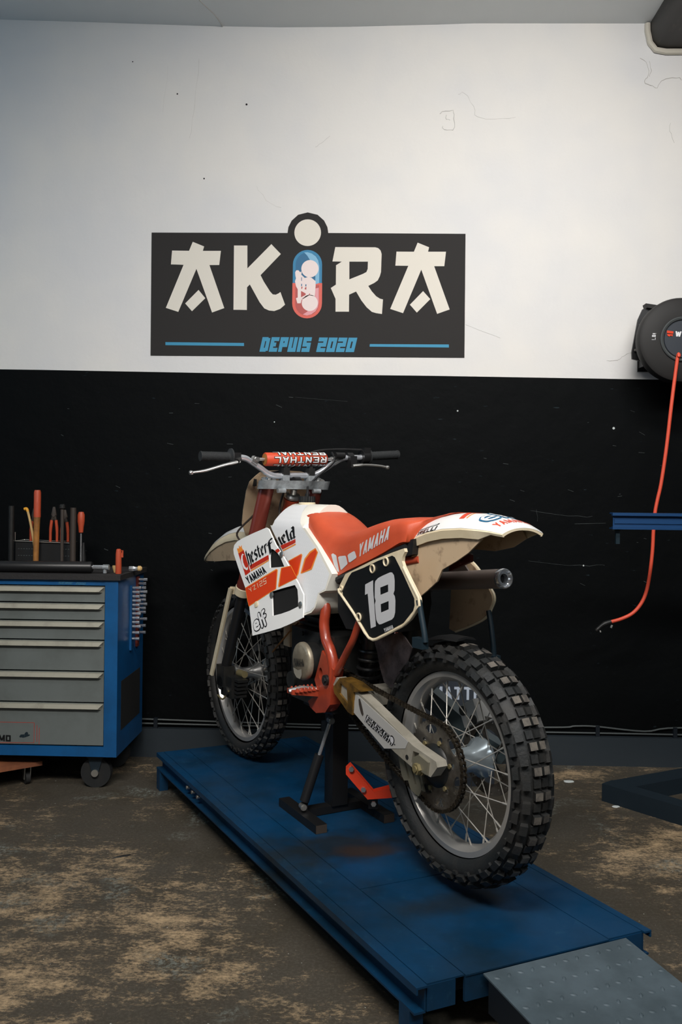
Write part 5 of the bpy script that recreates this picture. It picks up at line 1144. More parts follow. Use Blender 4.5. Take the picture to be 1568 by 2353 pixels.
for y in (.051, -.057):
    bm = bbox((1.02, y, 1.314), (.036, .028, .030), .004); cl_ = part('bar_clamp', bm, 'cast_alloy')
    bm = bbox((1.02, y, 1.342), (.042, .026, .026), .006); cyl(bm, (1.005, y, 1.35), (1.005, y, 1.362), .006, n=6); cyl(bm, (1.035, y, 1.35), (1.035, y, 1.362), .006, n=6); obj('clamp_cap', bm, 'engine_black', cl_)

# handlebar and its controls
bp_ = [V(p) for p in P['bars']]; zs = lambda p: p
main = [p for p in bp_]
bm = B(); tube(bm, smooth(main, 5), .0112, 16); hb = part('handlebar', bm, 'bar_alloy', smooth=60)
bm = B(); c0, c1 = V((1.02, .134, 1.3845)), V((1.02, -.124, 1.3925)); ca = (c1-c0); cyl(bm, c0-ca*.20, c1+ca*.18, .006, n=12)
for p, s in ((V((1.02, .176, 1.377)), 1), (V((1.02, -.168, 1.389)), -1)): box(bm, p, (.022, .026, .03), Matrix.Rotation(.5*s, 3, 'X')); cyl(bm, p+V((-.016, -.006*s, .006)), p+V((.016, -.006*s, .006)), .009, n=14)
obj('cross_bar', bm, 'alloy', hb)
bm = B(); lathe(bm, [(.004, 0), (.0235, 0), (.0255, .003), (.0255, ca.length-.003), (.0235, ca.length), (.004, ca.length)], c0, ca, 36); pad = obj('bar_pad', bm, 'pad_orange', hb, label='orange foam bar pad')
def padf(u, v, d=0.):   # u along the pad from its far end, v round it
    a = v; c = c1.lerp(c0, u); r = .0255+d; return c+V((-r*math.sin(a), 0, r*math.cos(a)))
bm = B(); bm2 = B()
def pad_row(a0, a1):
    qs, W_ = letters('RENTHAL', .8, .2, .2, .07); qs2, _ = letters('RENTHAL', .8, .2, .2, -.01)
    for m_, Q, d in ((bm, qs, .0006), (bm2, qs2, .0010)):
        for qd in Q:
            # split each stroke lengthwise so that it follows the round
            (A0, A1, A2, A3) = qd; d += .00004
            nseg = 6
            for i in range(nseg):
                k0, k1 = i/nseg, (i+1)/nseg
                l_ = lambda a_, b_, k: (a_[0]+(b_[0]-a_[0])*k, a_[1]+(b_[1]-a_[1])*k)
                pts = [l_(A0, A3, k0), l_(A1, A2, k0), l_(A1, A2, k1), l_(A0, A3, k1)]
                m_.faces.new([m_.verts.new(padf(.025+.86*x/W_, a0+(a1-a0)*y, d)) for x, y in pts])
for k in (-1, 0, 1): pad_row(math.radians(72+66*k), math.radians(122+66*k))
flat('pad_print', bm, 'black_print', hb); flat('pad_print', bm2, 'white_print', hb)
bm = B()
for y0, y1 in ((.1352, .136),): lathe(bm, [(.004, 0), (.022, 0), (.004, .001)], c0+V((0, .0006, 0)), (0, 1, 0), 30)
obj('pad_end', bm, 'tool_wood', hb)
for ya, yb, za, zb, s in ((.268, .390, 1.3893, 1.3878, 1), (-.320, -.466, 1.4105, 1.4215, -1)):
    bm = B(); p0, p1 = V((1.02, ya, za)), V((1.02, yb, zb)); Lg = (p1-p0).length
    prof = [(.012, 0), (.031, 0), (.031, .006), (.019, .010)]+[(.0165+(.0012 if k % 2 else 0), .014+(Lg-.02)*k/30) for k in range(31)]+[(.019, Lg-.004), (.018, Lg), (.01, Lg)]
    lathe(bm, prof, p0, p1-p0, 26); obj('grip', bm, 'grip_rubber', hb)
bm = bbox((1.018, .252, 1.388), (.03, .030, .034), .006); cyl(bm, (1.0, .245, 1.38), (.985, .262, 1.372), .010, n=12); obj('lever_perch', bm, 'black_satin', hb)
bm = B(); cyl(bm, (1.02, -.289, 1.408), (1.02, -.322, 1.4105), .028, n=24); box(bm, (1.012, -.305, 1.428), (.035, .03, .03)); cyl(bm, (1.02, -.222, 1.4025), (1.02, -.248, 1.4035), .019, n=20); box(bm, (1.0, -.236, 1.385), (.03, .028, .045)); cyl(bm, (1.0, -.20, 1.408), (1.0, -.16, 1.408), .012, n=14); bevel(bm, .002, 1); obj('throttle_housing', bm, 'black_satin', hb)
bm = B(); tube(bm, smooth([(.99, .249, 1.3723), (.985, .3134, 1.357), (.985, .3821, 1.3363), (.985, .432, 1.3275)], 5), [.008]*4+[.0068]*8+[.0060]*4, 10, flatn=.8); lathe(bm, [(0, -.008), (.007, -.005), (.0088, 0), (.007, .006), (0, .009)], (.985, .437, 1.3265), (0, 1, -.2), 14); obj('brake_lever', bm, 'alloy', hb)
bm = B(); tube(bm, smooth([(.955, -.212, 1.3673), (.95, -.25, 1.371), (.95, -.2805, 1.3721), (.95, -.33, 1.370), (.95, -.3646, 1.3655)], 5), [.008]*6+[.0065]*15, 10, flatn=.8); lathe(bm, [(0, -.008), (.007, -.005), (.0085, 0), (.007, .006), (0, .009)], (.95, -.368, 1.365), (0, -1, 0), 14); obj('brake_lever', bm, 'alloy', hb)
bm = B(); tube(bm, smooth([(1.05, .10, 1.335), (1.06, 0, 1.355), (1.04, -.052, 1.405), (1.02, -.091, 1.424), (1.02, -.192, 1.433), (1.015, -.30, 1.434)], 6), .0042, 8); part('throttle_cable', bm, 'black_satin')
bm = B(); tube(bm, smooth([(1.10, .12, 1.19), (1.15, .13, 1.16), (1.22, .155, 1.10), (1.22, .13, 1.06)], 5), .004, 8); tube(bm, smooth([(1.06, -.03, 1.33), (1.09, 0, 1.30), (1.10, .03, 1.2), (1.08, .03, 1.1)], 5), .004, 8); part('brake_hose', bm, 'tool_dark')
# front number plate and fender
fp = [(0, 1.348), (.07, 1.346), (.105, 1.338), (.119, 1.325), (.139, 1.302), (.145, 1.267), (.142, 1.19), (.136, 1.138), (.11, 1.09), (.05, 1.075), (0, 1.073)]
fp = fp+[(-y, z) for y, z in fp[-2:0:-1]]
bm = B(); slab(bm, fp, [], lambda y, z, d: V((1.158-.45*(z-1.25)+d+.35*y*y, y, z)), 0, .004); bevel(bm, .001, 1); fnp = part('front_number_plate', bm, 'dirty_shaded_cream', smooth=30)
bm = bbox((1.145, .118, 1.30), (.02, .012, .03), .003); obj('plate_clip', bm, 'engine_black', fnp)
fs_ = [(1.30, 1.13, 1.075, .078, .99), (1.40, 1.130, 1.075, .085, .978), (1.50, 1.117, 1.062, .086, .972), (1.60, 1.095, 1.038, .082, .962), (1.70, 1.060, 1.008, .074, .955), (1.775, 1.018, .980, .062, .950), (1.83, .982, .960, .048, .947), (1.868, .952, .948, .02, .945)]
bm = B(); rings = []
for x, zc, ze, w_, zl in fs_:
    t_ = fend(x, zc, ze, w_); rings.append([V((x, -w_, ze-.012))]+t_+[V((x, w_, ze-.012)), V((x, w_-.005, ze-.012))]+[p+V((0, -p.y*.07, -.004)) for p in t_[::-1]]+[V((x, -w_+.005, ze-.012))])
loft(bm, rings); ff = part('front_fender', bm, 'cream_plastic', smooth=38)
for s in (1, -1):
    bm = B(); loft(bm, [[V((x, s*(w_*.95), ze-.006)), V((x, s*(w_*.95-.004), ze-.006)), V((x, s*(w_*.86-.004), zl)), V((x, s*(w_*.86), zl))] for x, zc, ze, w_, zl in fs_]); obj('side_wall', bm, 'dirty_shaded_cream', ff, smooth=60, label='shaded brownish side wall')  # brown tone puts the wall's shade into its colour, along with dirt
bm = B(); R_ = [fend(x, zc, ze, w_, .001, .80) for x, zc, ze, w_, zl in fs_]
vv = [[bm.verts.new(p) for p in r] for r in R_]
for i in range(len(vv)-1):
    for j in range(len(vv[0])-1): bm.faces.new((vv[i][j], vv[i][j+1], vv[i+1][j+1], vv[i+1][j]))
bmesh.ops.recalc_face_normals(bm, faces=bm.faces[:])
for p in bm.faces: p.smooth = True
flat('fender_sticker', bm, 'white_plastic', ff, 'white film on the fender top')
# ------------------------------------------------------------------ tool cabinet
CF, CR, CW, CD = 3.68, -1.045, .86, .42
t = thing('tool_cabinet', 'blue roller tool cabinet with six grey drawers beside the lift, against the black wall', 'cabinet', (CR-CW/2, CF+CD/2, 0))
def cb(bm, x0, x1, y0, y1, z0, z1, bw=0.): hexa(bm, [(x0, y0, z0), (x1, y0, z0), (x1, y1, z0), (x0, y1, z0), (x0, y0, z1), (x1, y0, z1), (x1, y1, z1), (x0, y1, z1)])
CL = CR-CW
bm = B(); cb(bm, CR-.055, CR, CF, CF+CD, .142, .885); cb(bm, CL, CL+.055, CF, CF+CD, .142, .885); cb(bm, CL+.05, CR-.05, CF+.40, CF+CD, .142, .885); cb(bm, CL+.05, CR-.05, CF+.002, CF+CD, .142, .184); cb(bm, CL+.05, CR-.05, CF+.002, CF+CD, .863, .885); bevel(bm, .006, 2)
body = obj('body', bm, 'cabinet_blue', t)
bm = B(); cb(bm, CR-.002, CR+.001, CF+.06, CF+CD-.05, .24, .45); obj('side_recess', bm, 'dark_hole', body)
bm = B(); cb(bm, CL-.01, CR+.012, CF-.012, CF+CD+.01, .886, .908); bevel(bm, .006, 2); obj('top_mat', bm, 'matting', t)
zt = [.861, .789, .714, .632, .501, .369, .187]
for i in range(6):
    z1, z0 = zt[i]-.003, zt[i+1]+.003
    bm = B(); cb(bm, CL+.058, CR-.0575, CF+.004, CF+.38, z0, z1); dr = obj('drawer', bm, 'drawer_grey', t)
    bm = B(); y = CF-.014
    hexa(bm, [(CL+.07, y, z1-.021), (CR-.078, y, z1-.021), (CR-.068, CF+.004, z1-.026), (CL+.06, CF+.004, z1-.026), (CL+.06, y+.004, z1-.004), (CR-.060, y+.004, z1-.004), (CR-.060, CF+.004, z1-.002), (CL+.06, CF+.004, z1-.002)]); obj('drawer_handle', bm, 'lip_alu', dr)
    if i == 5:
        lb = B(); f = lambda x, z, d=0.: V((x, CF+.004-d, z))
        for a, b_ in (((-1.60, .2805), (-1.397, .2805)), ((-1.397, .2805), (-1.397, .196)), ((-1.397, .196), (-1.60, .194)), ((-1.385, .27), (-1.385, .20)), ((-1.375, .26), (-1.375, .19))): stroke(lb, [a, b_], .0016, f, .0004, 5)
        flat('label_frame', lb, 'dark_red_print', dr)
        lb = B(); write(lb, 'MO', [(-1.548, .200), (-1.496, .199), (-1.496, .226), (-1.548, .227)], f, .0005, .75, .24, .12)
        flat('label_print', lb, 'black_print', dr)
        lb = B()
        for k, (x, z, sx, sz) in enumerate(((-1.448, .224, .012, .006), (-1.452, .226, .005, .004), (-1.430, .232, .008, .009), (-1.424, .226, .010, .004), (-1.436, .221, .012, .003))): film(lb, [(x+sx*math.cos(a), z+sz*math.sin(a)+.3*sx*math.cos(a)) for a in [2*math.pi*i/9 for i in range(9)]], f, .0006, .00003*k, lift_layer(lb))
        flat('label_picture', lb, 'hose_blue', dr)
lb = B(); f = lambda x, z, d=0.: V((x, CF+.001-d, z)); write(lb, 'SERIE', [(-1.300, .867), (-1.240, .866), (-1.236, .876), (-1.296, .877)], f, .0008, .62, .18, .14); write(lb, '2000', [(-1.226, .866), (-1.186, .865), (-1.182, .874), (-1.222, .876)], f, .0008, .62, .18, .14); flat('header_print', lb, 'serie_print', t)
for x, y in ((CR-.10, CF+.06), (CL+.10, CF+.06), (CR-.10, CF+.34), (CL+.10, CF+.34)):
    bm = B(); cyl(bm, (x, y-.018, .064), (x, y+.018, .064), .064, n=32); bevel(bm, .006, 2); ca_ = obj('caster', bm, 'rubber', t)
    bm = B(); cyl(bm, (x, y-.033, .064), (x, y+.033, .064), .015, n=20); obj('caster_axle', bm, 'zinc', ca_)
    bm = B(); cb(bm, x-.035, x+.035, y-.03, y+.03, .128, .142)
    for s in (-1, 1): hexa(bm, [(x-.014, y+s*.021, .066), (x+.014, y+s*.021, .066), (x+.014, y+s*.026, .066), (x-.014, y+s*.026, .066), (x-.032, y+s*.021, .13), (x+.032, y+s*.021, .13), (x+.032, y+s*.026, .13), (x-.032, y+s*.026, .13)])
    obj('caster_fork', bm, 'slate_steel', ca_)
settle(t)
# sockets on two magnetic rails on the cabinet's side
bm = B(); cb(bm, CR, CR+.010, 3.965, 3.995, .56, .875); obj_ = obj('socket_rail', bm, 'fork_red', smooth=0); tag(obj_, 'dark red rail on the side of the blue cabinet holding chrome sockets', 'rail')
sr = B(); cb(sr, CR, CR+.009, 3.865, 3.885, .56, .845); tag(obj('socket_rail', sr, 'cabinet_blue', smooth=0), 'blue rail nearest the front edge on the side of the blue cabinet', 'rail')
ORD = ['topmost', 'second from the top', 'third from the top', 'fourth from the top', 'fifth from the top', 'sixth from the top', 'seventh from the top', 'eighth from the top', 'ninth from the top', 'tenth from the top', 'eleventh from the top', 'lowest']
def socket_mesh(L_, r):
    bm = B(); lathe(bm, [(r*.6, L_), (r, L_), (r, L_*.6), (r*.82, L_*.5), (r*.82, .001), (r*.5, 0)], (0, 0, 0), (1, 0, 0), 18); return bm
proto = {}
for ci, (y, nm) in enumerate(((3.98, 'red'), (3.875, 'blue'))):
    for k in range(12):
        z = .862-.0185*k-(.012*max(0, k-8)) if ci == 0 else .835-.019*k-(.008*max(0, k-9))
        L_, r = (.032+.006*(k % 3 == 0), .0068)
        key = (ci, k % 3)
        if key not in proto:
            proto[key] = o = obj('socket', socket_mesh(L_, r), 'chrome')
        else:
            o = proto[key].copy(); COL.objects.link(o)
        o.location = (CR+(.0105 if ci == 0 else .0095), y, z)
        tag(o, 'small chrome socket, %s on the %s rail at the cabinet side' % (ORD[k], 'dark red' if ci == 0 else 'blue'), 'socket', 'chrome sockets on the cabinet side')
# ---- things on the cabinet top
TZ = .908
t = thing('torque_wrench', 'thick black tube-bodied torque wrench lying along the front of the cabinet top', 'wrench', (-1.36, 3.74, TZ))
bm = B(); lathe(bm, [(.02, 0), (.0245, .004), (.0245, .42), (.022, .425), (.010, .428)], (-.24, 0, .025), (1, 0, .004), 24); obj('handle', bm, 'black_satin', t)
bm = B(); cyl(bm, (.186, 0, .027), (.232, 0, .027), .0095, n=16); sh_ = obj('shank', bm, 'chrome', t)
bm = B(); cyl(bm, (.232, 0, .027), (.258, .0, .027), .012, n=12); cyl(bm, (.24, 0, .02), (.24, 0, .002), .008, n=12); obj('ratchet_head', bm, 'cast_alloy', t)
t = thing('cork_stopper', 'tan cork-coloured stopper beside the black torque wrench head', 'stopper', (-1.09, 3.80, TZ)); bm = B(); lathe(bm, [(.009, 0), (.016, .026), (.015, .03), (0, .031)], (0, 0, 0), (0, 0, 1), 16); obj('body', bm, 'tool_tan', t)
bm = B(); lathe(bm, [(.014, 0), (.014, .035), (.011, .04), (0, .041)], (0, 0, -.0), (0, 0, 1), 16)
bm.free()
t = thing('marker_pen', 'upright orange-red marker standing near the right end of the cabinet top', 'marker', (-1.063, 3.745, TZ))
bm = B(); lathe(bm, [(.012, 0), (.013, .005), (.0125, .085), (.010, .103), (.006, .106), (0, .106)], (0, 0, 0), (0, 0, 1), 20); obj('body', bm, 'tool_orange', t)
bm = B(); box(bm, (.016, 0, .085), (.008, .006, .03)); box(bm, (.0125, 0, .094), (.006, .006, .008)); obj('clip', bm, 'tool_orange', t)
t = thing('spark_plug', 'chrome spark plug with a tan tip lying at the right end of the cabinet top', 'spark plug', (-1.02, 3.86, TZ))
bm = B(); lathe(bm, [(.008, 0), (.012, .002), (.012, .022), (.009, .026), (.009, .040)], (-.03, 0, .013), (1, .1, .0), 6); obj('shell', bm, 'chrome', t)
bm = B(); lathe(bm, [(.008, .038), (.012, .041), (.012, .052), (.006, .058), (0, .058)], (-.03, 0, .013), (1, .1, .0), 16); obj('insulator', bm, 'tool_tan', t)
# rack of pliers
RY = 3.97
t = thing('tool_rack', 'black wire-fronted tool rack standing at the back of the cabinet top', 'rack', (-1.455, RY, TZ))
bm = B(); cb(bm, -.125, .125, -.05, .05, 0, .12); bevel(bm, .003, 1); obj('bin', bm, 'black_plastic', t)
bm = B(); tube(bm, [(-.125, -.055, .165), (-.125, -.055, .125), (.12, -.055, .118), (.12, .055, .118), (-.125, .055, .125), (-.125, -.055, .125)], .0025, 8); obj('wire_rail', bm, 'zinc', t)
bm = B()
for zz in (.03, .06, .09):
    for k in range(9): box(bm, (-.11+.012*k+(.13 if k > 5 else 0), -.0505, zz), (.006, .002, .003))
obj('slot_row', bm, 'cable_grey', t)
def pliers(x, y, h, tilt, label, mat_='tool_orange', w_=.012):
    t = thing('pliers', label, 'pliers', (x, y, TZ+.121), .2, 'orange pliers in the tool rack')
    for s in (-1, 1):
        bm = B(); tube(bm, smooth([(s*w_*1.2, 0, .0), (s*w_*1.15, 0, h*.35), (s*w_*.75, 0, h*.62)], 4), [.0062]*4+[.007]*5, 10); obj('grip', bm, mat_, t)
    bm = B(); tube(bm, [(w_*.7, 0, h*.6), (-w_*.2, 0, h*.78), (-w_*.15, 0, h)], [.006, .011, .0035], 8); tube(bm, [(-w_*.7, 0, h*.6), (w_*.2, 0, h*.78), (w_*.15, 0, h)], [.006, .011, .0035], 8); cyl(bm, (0, -.012, h*.75), (0, .012, h*.75), .006, n=12); obj('jaw', bm, 'tool_dark', t)
    return t
pliers(-1.515, RY, .15, 0, 'orange-handled pliers left of the tall orange and wooden hammer handle in the rack')
pliers(-1.425, RY, .158, 0, 'orange-handled pliers just right of the tall orange and wooden hammer handle')
pliers(-1.375, RY, .145, 0, 'orange-handled pliers at the right end of the rack, beside the brown handles')
def handle_tool(name, label, cat, x, y, z1, r0, r1, m1, m2=None, split=.5, lean=0., base=.0, grp=None):
    t = thing(name, label, cat, (x, y, TZ), 0, grp); H_ = z1-TZ
    bm = B(); tube(bm, smooth([(0, 0, base), (lean*.5, 0, H_*.5), (lean, 0, H_*(split if m2 else 1))], 4), [r0+(r1-r0)*i/8 for i in range(9)], 14); obj('handle', bm, m1, t)
    if m2:
        bm = B(); tube(bm, [(lean, 0, H_*split), (lean*1.1, 0, H_*.97), (lean*1.12, 0, H_)], [r1+.001, r1+.001, r1-.002], 14); obj('sleeve', bm, m2, t)
    return t
h = handle_tool('hammer', 'hammer standing on its head, tall wooden handle with orange upper half', 'hammer', -1.474, 3.885, 1.262, .012, .0145, 'tool_wood', 'tool_orange', .66, .004, .02)
bm = B(); cyl(bm, (-.05, 0, .018), (.05, 0, .018), .018, n=16); bevel(bm, .003, 1); obj('head', bm, 'tool_dark', h)
h = handle_tool('hammer', 'hammer standing on its head with a thick plain brown handle, behind the torque wrench', 'hammer', -1.313, 3.90, 1.185, .013, .013, 'tool_dark', None, .5, 0, .02); bm = B(); cyl(bm, (-.045, 0, .017), (.045, 0, .017), .017, n=16); bevel(bm, .003, 1); obj('head', bm, 'slate_steel', h)
h = handle_tool('hammer', 'hammer standing on its head with a dark handle at the left end of the rack', 'hammer', -1.592, 3.90, 1.19, .012, .013, 'engine_black', None, .5, 0, .02); bm = B(); cyl(bm, (-.045, 0, .017), (.045, 0, .017), .017, n=16); bevel(bm, .003, 1); obj('head', bm, 'slate_steel', h)
h = handle_tool('file', 'slim dark file with a knobbed top standing between the pliers and the brown hammer', 'file', -1.349, 3.862, 1.197, .007, .008, 'tool_dark', None, .5, 0, 0.); bm = B(); lathe(bm, [(.008, .27), (.014, .275), (.014, .288), (.008, .293), (0, .293)], (0, 0, 0), (0, 0, 1), 14); obj('knob', bm, 'engine_black', h)
t = thing('pry_bar', 'thin tan hooked rod with a yellow tip leaning beside the orange hammer handle', 'rod', (-1.488, 3.905, TZ))
bm = B(); tube(bm, smooth([(.012, 0, .0), (.0, 0, .10), (-.018, 0, .20), (-.033, 0, .262)], 5), .0055, 10); obj('shaft', bm, 'tool_tan', t)
bm = B(); tube(bm, smooth([(-.032, 0, .258), (-.038, 0, .270), (-.048, 0, .268)], 4), .0068, 10); obj('tip', bm, 'tool_yellow', t)
t = thing('screwdriver', 'screwdriver with a fat orange handle standing right of the brown hammer', 'screwdriver', (-1.287, 3.93, TZ))
bm = B(); lathe(bm, [(.004, .162), (.010, .166), (.012, .19), (.016, .215), (.016, .245), (.011, .258), (0, .259)], (0, 0, 0), (0, 0, 1), 12); obj('handle', bm, 'tool_orange', t)
bm = B(); cyl(bm, (0, 0, .0), (0, 0, .165), .0035, n=10); obj('blade', bm, 'chrome', t)
bm = B(); lathe(bm, [(.012, 0), (.013, .05), (.007, .10), (.006, .12)], (.008, .012, 0), (0, 0, 1), 12); obj('holder', bm, 'black_plastic', t)
bm = B(); random.seed(3)
for k in range(9):
    a = k*.7; p = [V((-1.62+.035*math.cos(a)*random.uniform(.4, 1.2), 3.80+.05*math.sin(a)*random.uniform(.4, 1), TZ+.003+.05*random.random())) for _ in range(1)]
rings = []
for i in range(7):
    zz = [0.0, .012, .03, .045, .055, .06, .062][i]; rr = [.075, .08, .07, .055, .04, .02, .004][i]
    rings.append([V((-1.69+rr*math.cos(a)*(1+.22*math.sin(3*a+i)), 3.86+rr*.8*math.sin(a)*(1+.25*math.cos(4*a-i)), TZ+zz+.004*math.sin(5*a+2*i)*(i > 0))) for a in [2*math.pi*k/28 for k in range(28)]])
loft(bm, rings); tag(obj('rag', bm, 'rag_cloth', smooth=70), 'crumpled grey rag at the left end of the cabinet top', 'rag')
# dolly under the cabinet
t = thing('dolly', 'orange-brown plywood dolly on small casters pushed under the tool cabinet', 'dolly', (-1.60, 3.78, 0), math.radians(38))
bm = B(); cb(bm, -.19, .15, -.16, .15, .082, .100); bevel(bm, .003, 1); obj('board', bm, 'plywood', t)
for x, y in ((-.14, -.11), (.10, -.11), (.10, .10), (-.14, .10)):
    bm = B(); cyl(bm, (x-.009, y, .026), (x+.009, y, .026), .026, n=22); c_ = obj('caster', bm, 'rubber', t)
    bm = B(); cb(bm, x-.018, x+.018, y-.018, y+.018, .074, .082); hexa(bm, [(x-.014, y-.008, .02), (x-.011, y-.008, .02), (x-.011, y+.008, .02), (x-.014, y+.008, .02), (x-.014, y-.016, .078), (x-.011, y-.016, .078), (x-.011, y+.016, .078), (x-.014, y+.016, .078)]); hexa(bm, [(x+.011, y-.008, .02), (x+.014, y-.008, .02), (x+.014, y+.008, .02), (x+.011, y+.008, .02), (x+.011, y-.016, .078), (x+.014, y-.016, .078), (x+.014, y+.016, .078), (x+.011, y+.016, .078)]); obj('caster_fork', bm, 'zinc', c_)

# ------------------------------------------------------------------ hose reel on the wall
t = thing('hose_reel', 'round dark grey wall-mounted hose reel with an orange-red hose', 'hose reel', (1.40, WY, 1.95))
rc = V((-.030, -.29, .003))
bm = B(); lathe(bm, [(.06, .085), (.165, .085), (.180, .078), (.187, .062), (.187, .026), (.183, .012), (.17, .004), (.10, .0), (0, 0)], rc, (0, 1, 0), 56); obj('drum', bm, 'reel_grey', t)
bm = B(); lathe(bm, [(.092, .002), (.098, -.006), (.094, -.010), (.086, -.006), (.084, .002)], rc, (0, 1, 0), 56); obj('hub_ring', bm, 'reel_rim', t)
bm = B(); lathe(bm, [(.083, .001), (.080, -.004), (0, -.006)], rc, (0, 1, 0), 48); obj('hub_face', bm, 'case_slate', t)
f = lambda x, z, d=0.: V((x, rc.y-.0065-d, z))
bm = B(); poly(bm, [(-.101, .040), (-.073, .036), (-.074, .026), (-.101, .028)], f, .001); poly(bm, [(-.102, .024), (-.096, .015), (-.090, .013), (-.084, .018), (-.078, .013), (-.075, .023)], f, .001); flat('badge', bm, 'red_print', t)
bm = B(); write(bm, 'WÜRTH'.replace('Ü', 'U'), [(-.066, .014), (.055, .006), (.057, .030), (-.064, .037)], f, .001, .62, .2, .13)
for k in (0, 1): disc(bm, (-.033+.012*k, .040), .003, f, .001, 8)
flat('badge_print', bm, 'white_print', t)
f2 = lambda x, z, d=0.: V((x, rc.y+.004-d, z))
bm = B()
for (x0, x1, z0, z1) in ((-.160, -.148, .024, .029), (-.146, -.136, .026, .029), (-.163, -.146, .013, .021), (-.150, -.141, .000, .010), (-.164, -.152, .000, .002)): poly(bm, [(x0, z0), (x1, z0), (x1, z1), (x0, z1)], f2, .003)
flat('rating_plate', bm, 'grey_print', t)
bf = lambda x, z, d: V((x-1.40, -.14-d, z-1.95))
bm = B(); slab(bm, [(1.192, 1.887), (1.190, 1.917), (1.216, 2.065), (1.237, 2.113), (1.262, 2.121), (1.297, 2.117), (1.33, 2.10), (1.33, 1.878), (1.245, 1.874)], [], bf, .012, 0); bevel(bm, .002, 1)
for x in (1.27, 1.33): hexa(bm, [(x-1.406, -.15, -.085), (x-1.394, -.15, -.085), (x-1.394, -.001, -.085), (x-1.406, -.001, -.085), (x-1.406, -.15, .10), (x-1.394, -.15, .10), (x-1.394, -.001, .10), (x-1.406, -.001, .10)])
box(bm, (1.315-1.40, -.006, .01), (.11, .010, .22)); box(bm, (1.33-1.40, -.20, .0), (.08, .06, .16)); br_ = obj('bracket', bm, 'black_satin', t)
bm = B(); slab(bm, [(1.246, 2.136), (1.300, 2.128), (1.296, 2.110), (1.252, 2.117)], [], bf, .03, -.02); obj('stop', bm, 'reel_grey', br_)
bm = B(); cyl(bm, (1.30-1.40, -.19, -.075), (1.36-1.40, -.19, -.075), .02, n=16); obj('hose_stop', bm, 'black_satin', br_)
for x, z in ((1.224, 2.040), (1.224, 2.016), (1.203, 1.925)):
    bm = B(); cyl(bm, (x-1.40, -.170, z-1.95), (x-1.40, -.160, z-1.95), .006, n=6); obj('bolt', bm, 'zinc', br_)
pts = [(1.345, 1.87), (1.323, 1.684), (1.301, 1.475), (1.28, 1.322), (1.265, 1.25), (1.255, 1.193), (1.249, 1.114), (1.246, 1.032), (1.237, .937), (1.223, .855), (1.201, .798), (1.164, .753), (1.115, .727), (1.065, .712)]
bm = B(); tube(bm, smooth([V((1.352-1.40, -.22, -.07)), V((1.348-1.40, -.305, -.075))]+[V((x-1.40, -.300+.018*0, z-1.95)) for x, z in pts], 5), .0078, 12); ho = obj('hose', bm, 'hose_orange', t)
bm = B(); tube(bm, smooth([(1.07-1.4, -.30, .714-1.95), (1.04-1.4, -.30, .703-1.95), (1.02-1.4, -.30, .688-1.95), (1.004-1.4, -.30, .672-1.95)], 3), [.010, .010, .011, .011, .009, .009, .008, .008, .009, .006], 12); obj('coupling', bm, 'engine_black', ho)
bm = B(); tube(bm, [(1.072-1.4, -.31, .700-1.95), (1.066-1.4, -.312, .688-1.95)], .005, 8); tube(bm, [(1.02-1.4, -.31, .676-1.95), (1.022-1.4, -.312, .668-1.95)], .004, 8); obj('coupling_collar', bm, 'zinc', ho)
# ------------------------------------------------------------------ blue steel machine frame at the right
t = thing('machine_frame', 'dark blue steel machine frame with a horizontal beam and a splayed floor base', 'machine', (1.62, 3.45, 0))
def mb(bm, x0, x1, y0, y1, z0, z1): cb(bm, x0-1.62, x1-1.62, y0-3.45, y1-3.45, z0, z1)
bm = B(); mb(bm, .955, 1.70, 3.47, 3.475, 1.133, 1.197); mb(bm, .955, 1.70, 3.47, 3.52, 1.192, 1.197); mb(bm, .950, 1.70, 3.455, 3.475, 1.186, 1.197); mb(bm, .950, 1.70, 3.455, 3.475, 1.133, 1.143); mb(bm, .955, 1.70, 3.47, 3.52, 1.133, 1.138); mb(bm, .96, 1.70, 3.466, 3.474, 1.155, 1.172); bevel(bm, .0015, 1); be_ = obj('beam', bm, 'beam_blue', t)
bm = B(); mb(bm, .970, .985, 3.48, 3.495, 1.075, 1.135); obj('drop_pin', bm, 'hose_blue', be_)
bm = B(); mb(bm, 1.66, 1.74, 3.42, 3.52, .06, 1.30); bevel(bm, .004, 1); obj('post', bm, 'beam_blue', t)
def leg(x0, y0, x1, y1, w=.075, h=.072):
    bm = B(); d_ = V((x1-x0, y1-y0, 0)).normalized(); n_ = V((-d_.y, d_.x, 0))*w/2; a, b_ = V((x0-1.62, y0-3.45, 0)), V((x1-1.62, y1-3.45, 0))
    hexa(bm, [a-n_, b_-n_, b_+n_, a+n_]+[p+V((0, 0, h)) for p in (a-n_, b_-n_, b_+n_, a+n_)]); bevel(bm, .004, 2); return bm
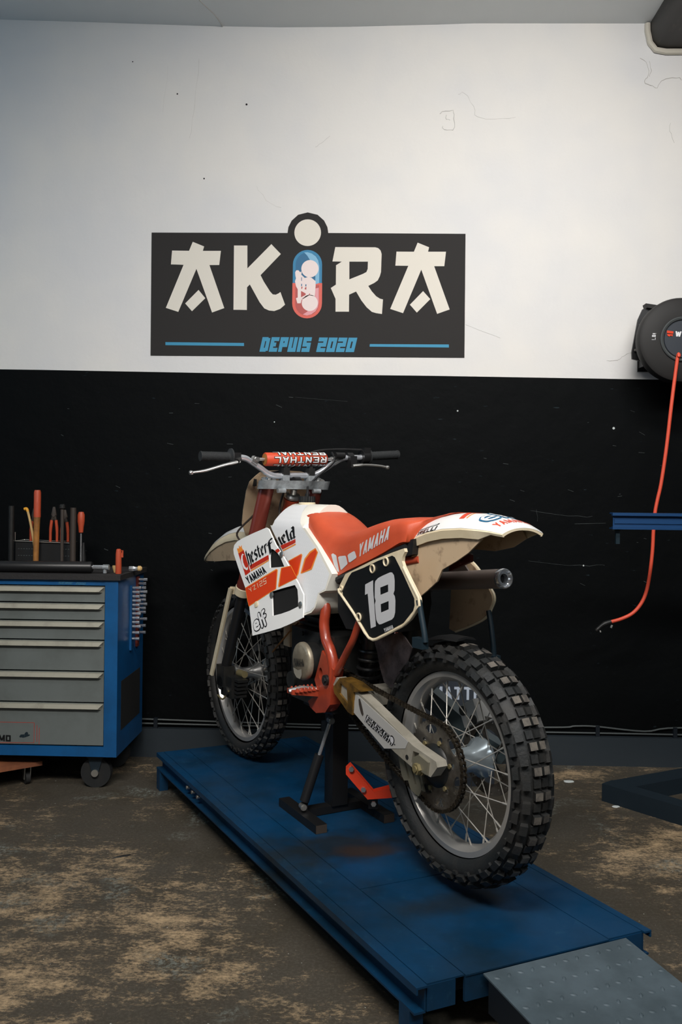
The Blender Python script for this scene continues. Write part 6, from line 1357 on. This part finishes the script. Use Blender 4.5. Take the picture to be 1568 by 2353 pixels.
obj('base_leg', leg(1.010, 3.715, 1.72, 2.92), 'slate_steel', t); obj('base_leg', leg(1.05, 3.70, 1.72, 4.06, .10, .066), 'slate_steel', t)
bm = B(); mb(bm, 1.62, 1.78, 2.95, 4.02, 0, .07); bevel(bm, .004, 1); obj('base_plate', bm, 'slate_steel', t)
# ------------------------------------------------------------------ lettered case behind the rear wheel
t = thing('equipment_case', 'dark slate case with pale capital lettering on the floor behind the rear wheel', 'case', (.40, 3.92, 0))
bm = bbox((0, 0, .235), (.32, .16, .47), .012); obj('body', bm, 'case_slate', t)
f = lambda x, z, d=0.: V((x-.40, -.0805-d, z)); bm = B(); write(bm, 'MATTHI', [(.290, .374), (.520, .374), (.520, .430), (.290, .430)], f, .0005, .62, .2, .16); flat('case_print', bm, 'case_print', t)
bm = B(); cb(bm, -.161, .161, -.082, .081, .30, .308); obj('lid_seam', bm, 'dark_hole', t)
bm = B(); tube(bm, smooth([(-.06, 0, .468), (-.055, 0, .495), (.055, 0, .495), (.06, 0, .468)], 4), .008, 8); obj('carry_handle', bm, 'black_plastic', t)
# ------------------------------------------------------------------ small litter on the floor
for i, (x, y, l, a, m_, lab, cat) in enumerate((
    (.90, 3.93, .055, .1, 'white_paint_chip', 'white paint flake on the floor right of the rear wheel', 'flake'),
    (1.02, 3.62, .035, .2, 'white_paint_chip', 'white paint flake at the corner of the blue machine base', 'flake'),
    (-.83, 3.02, .07, .5, 'engine_black', 'thin black twig on the worn floor left of the lift', 'twig'),
    (-.15, 2.02, .018, .9, 'tool_wood', 'tiny orange-brown leaf scrap on the floor beside the lift edge', 'leaf'))):
    bm = B(); ring = [V((l*.5*math.cos(k)*random.uniform(.7, 1.1), l*(.09 if cat == 'twig' else .3)*math.sin(k)*random.uniform(.7, 1.1), 0)) for k in [2*math.pi*q/11 for q in range(11)]]
    loft(bm, [ring, [p*.8+V((0, 0, .003)) for p in ring]]); o = obj(cat if cat != 'flake' else 'paint_flake', bm, m_); o.location = (x, y, 0.0005); o.rotation_euler = (0, 0, a); tag(o, lab, cat)
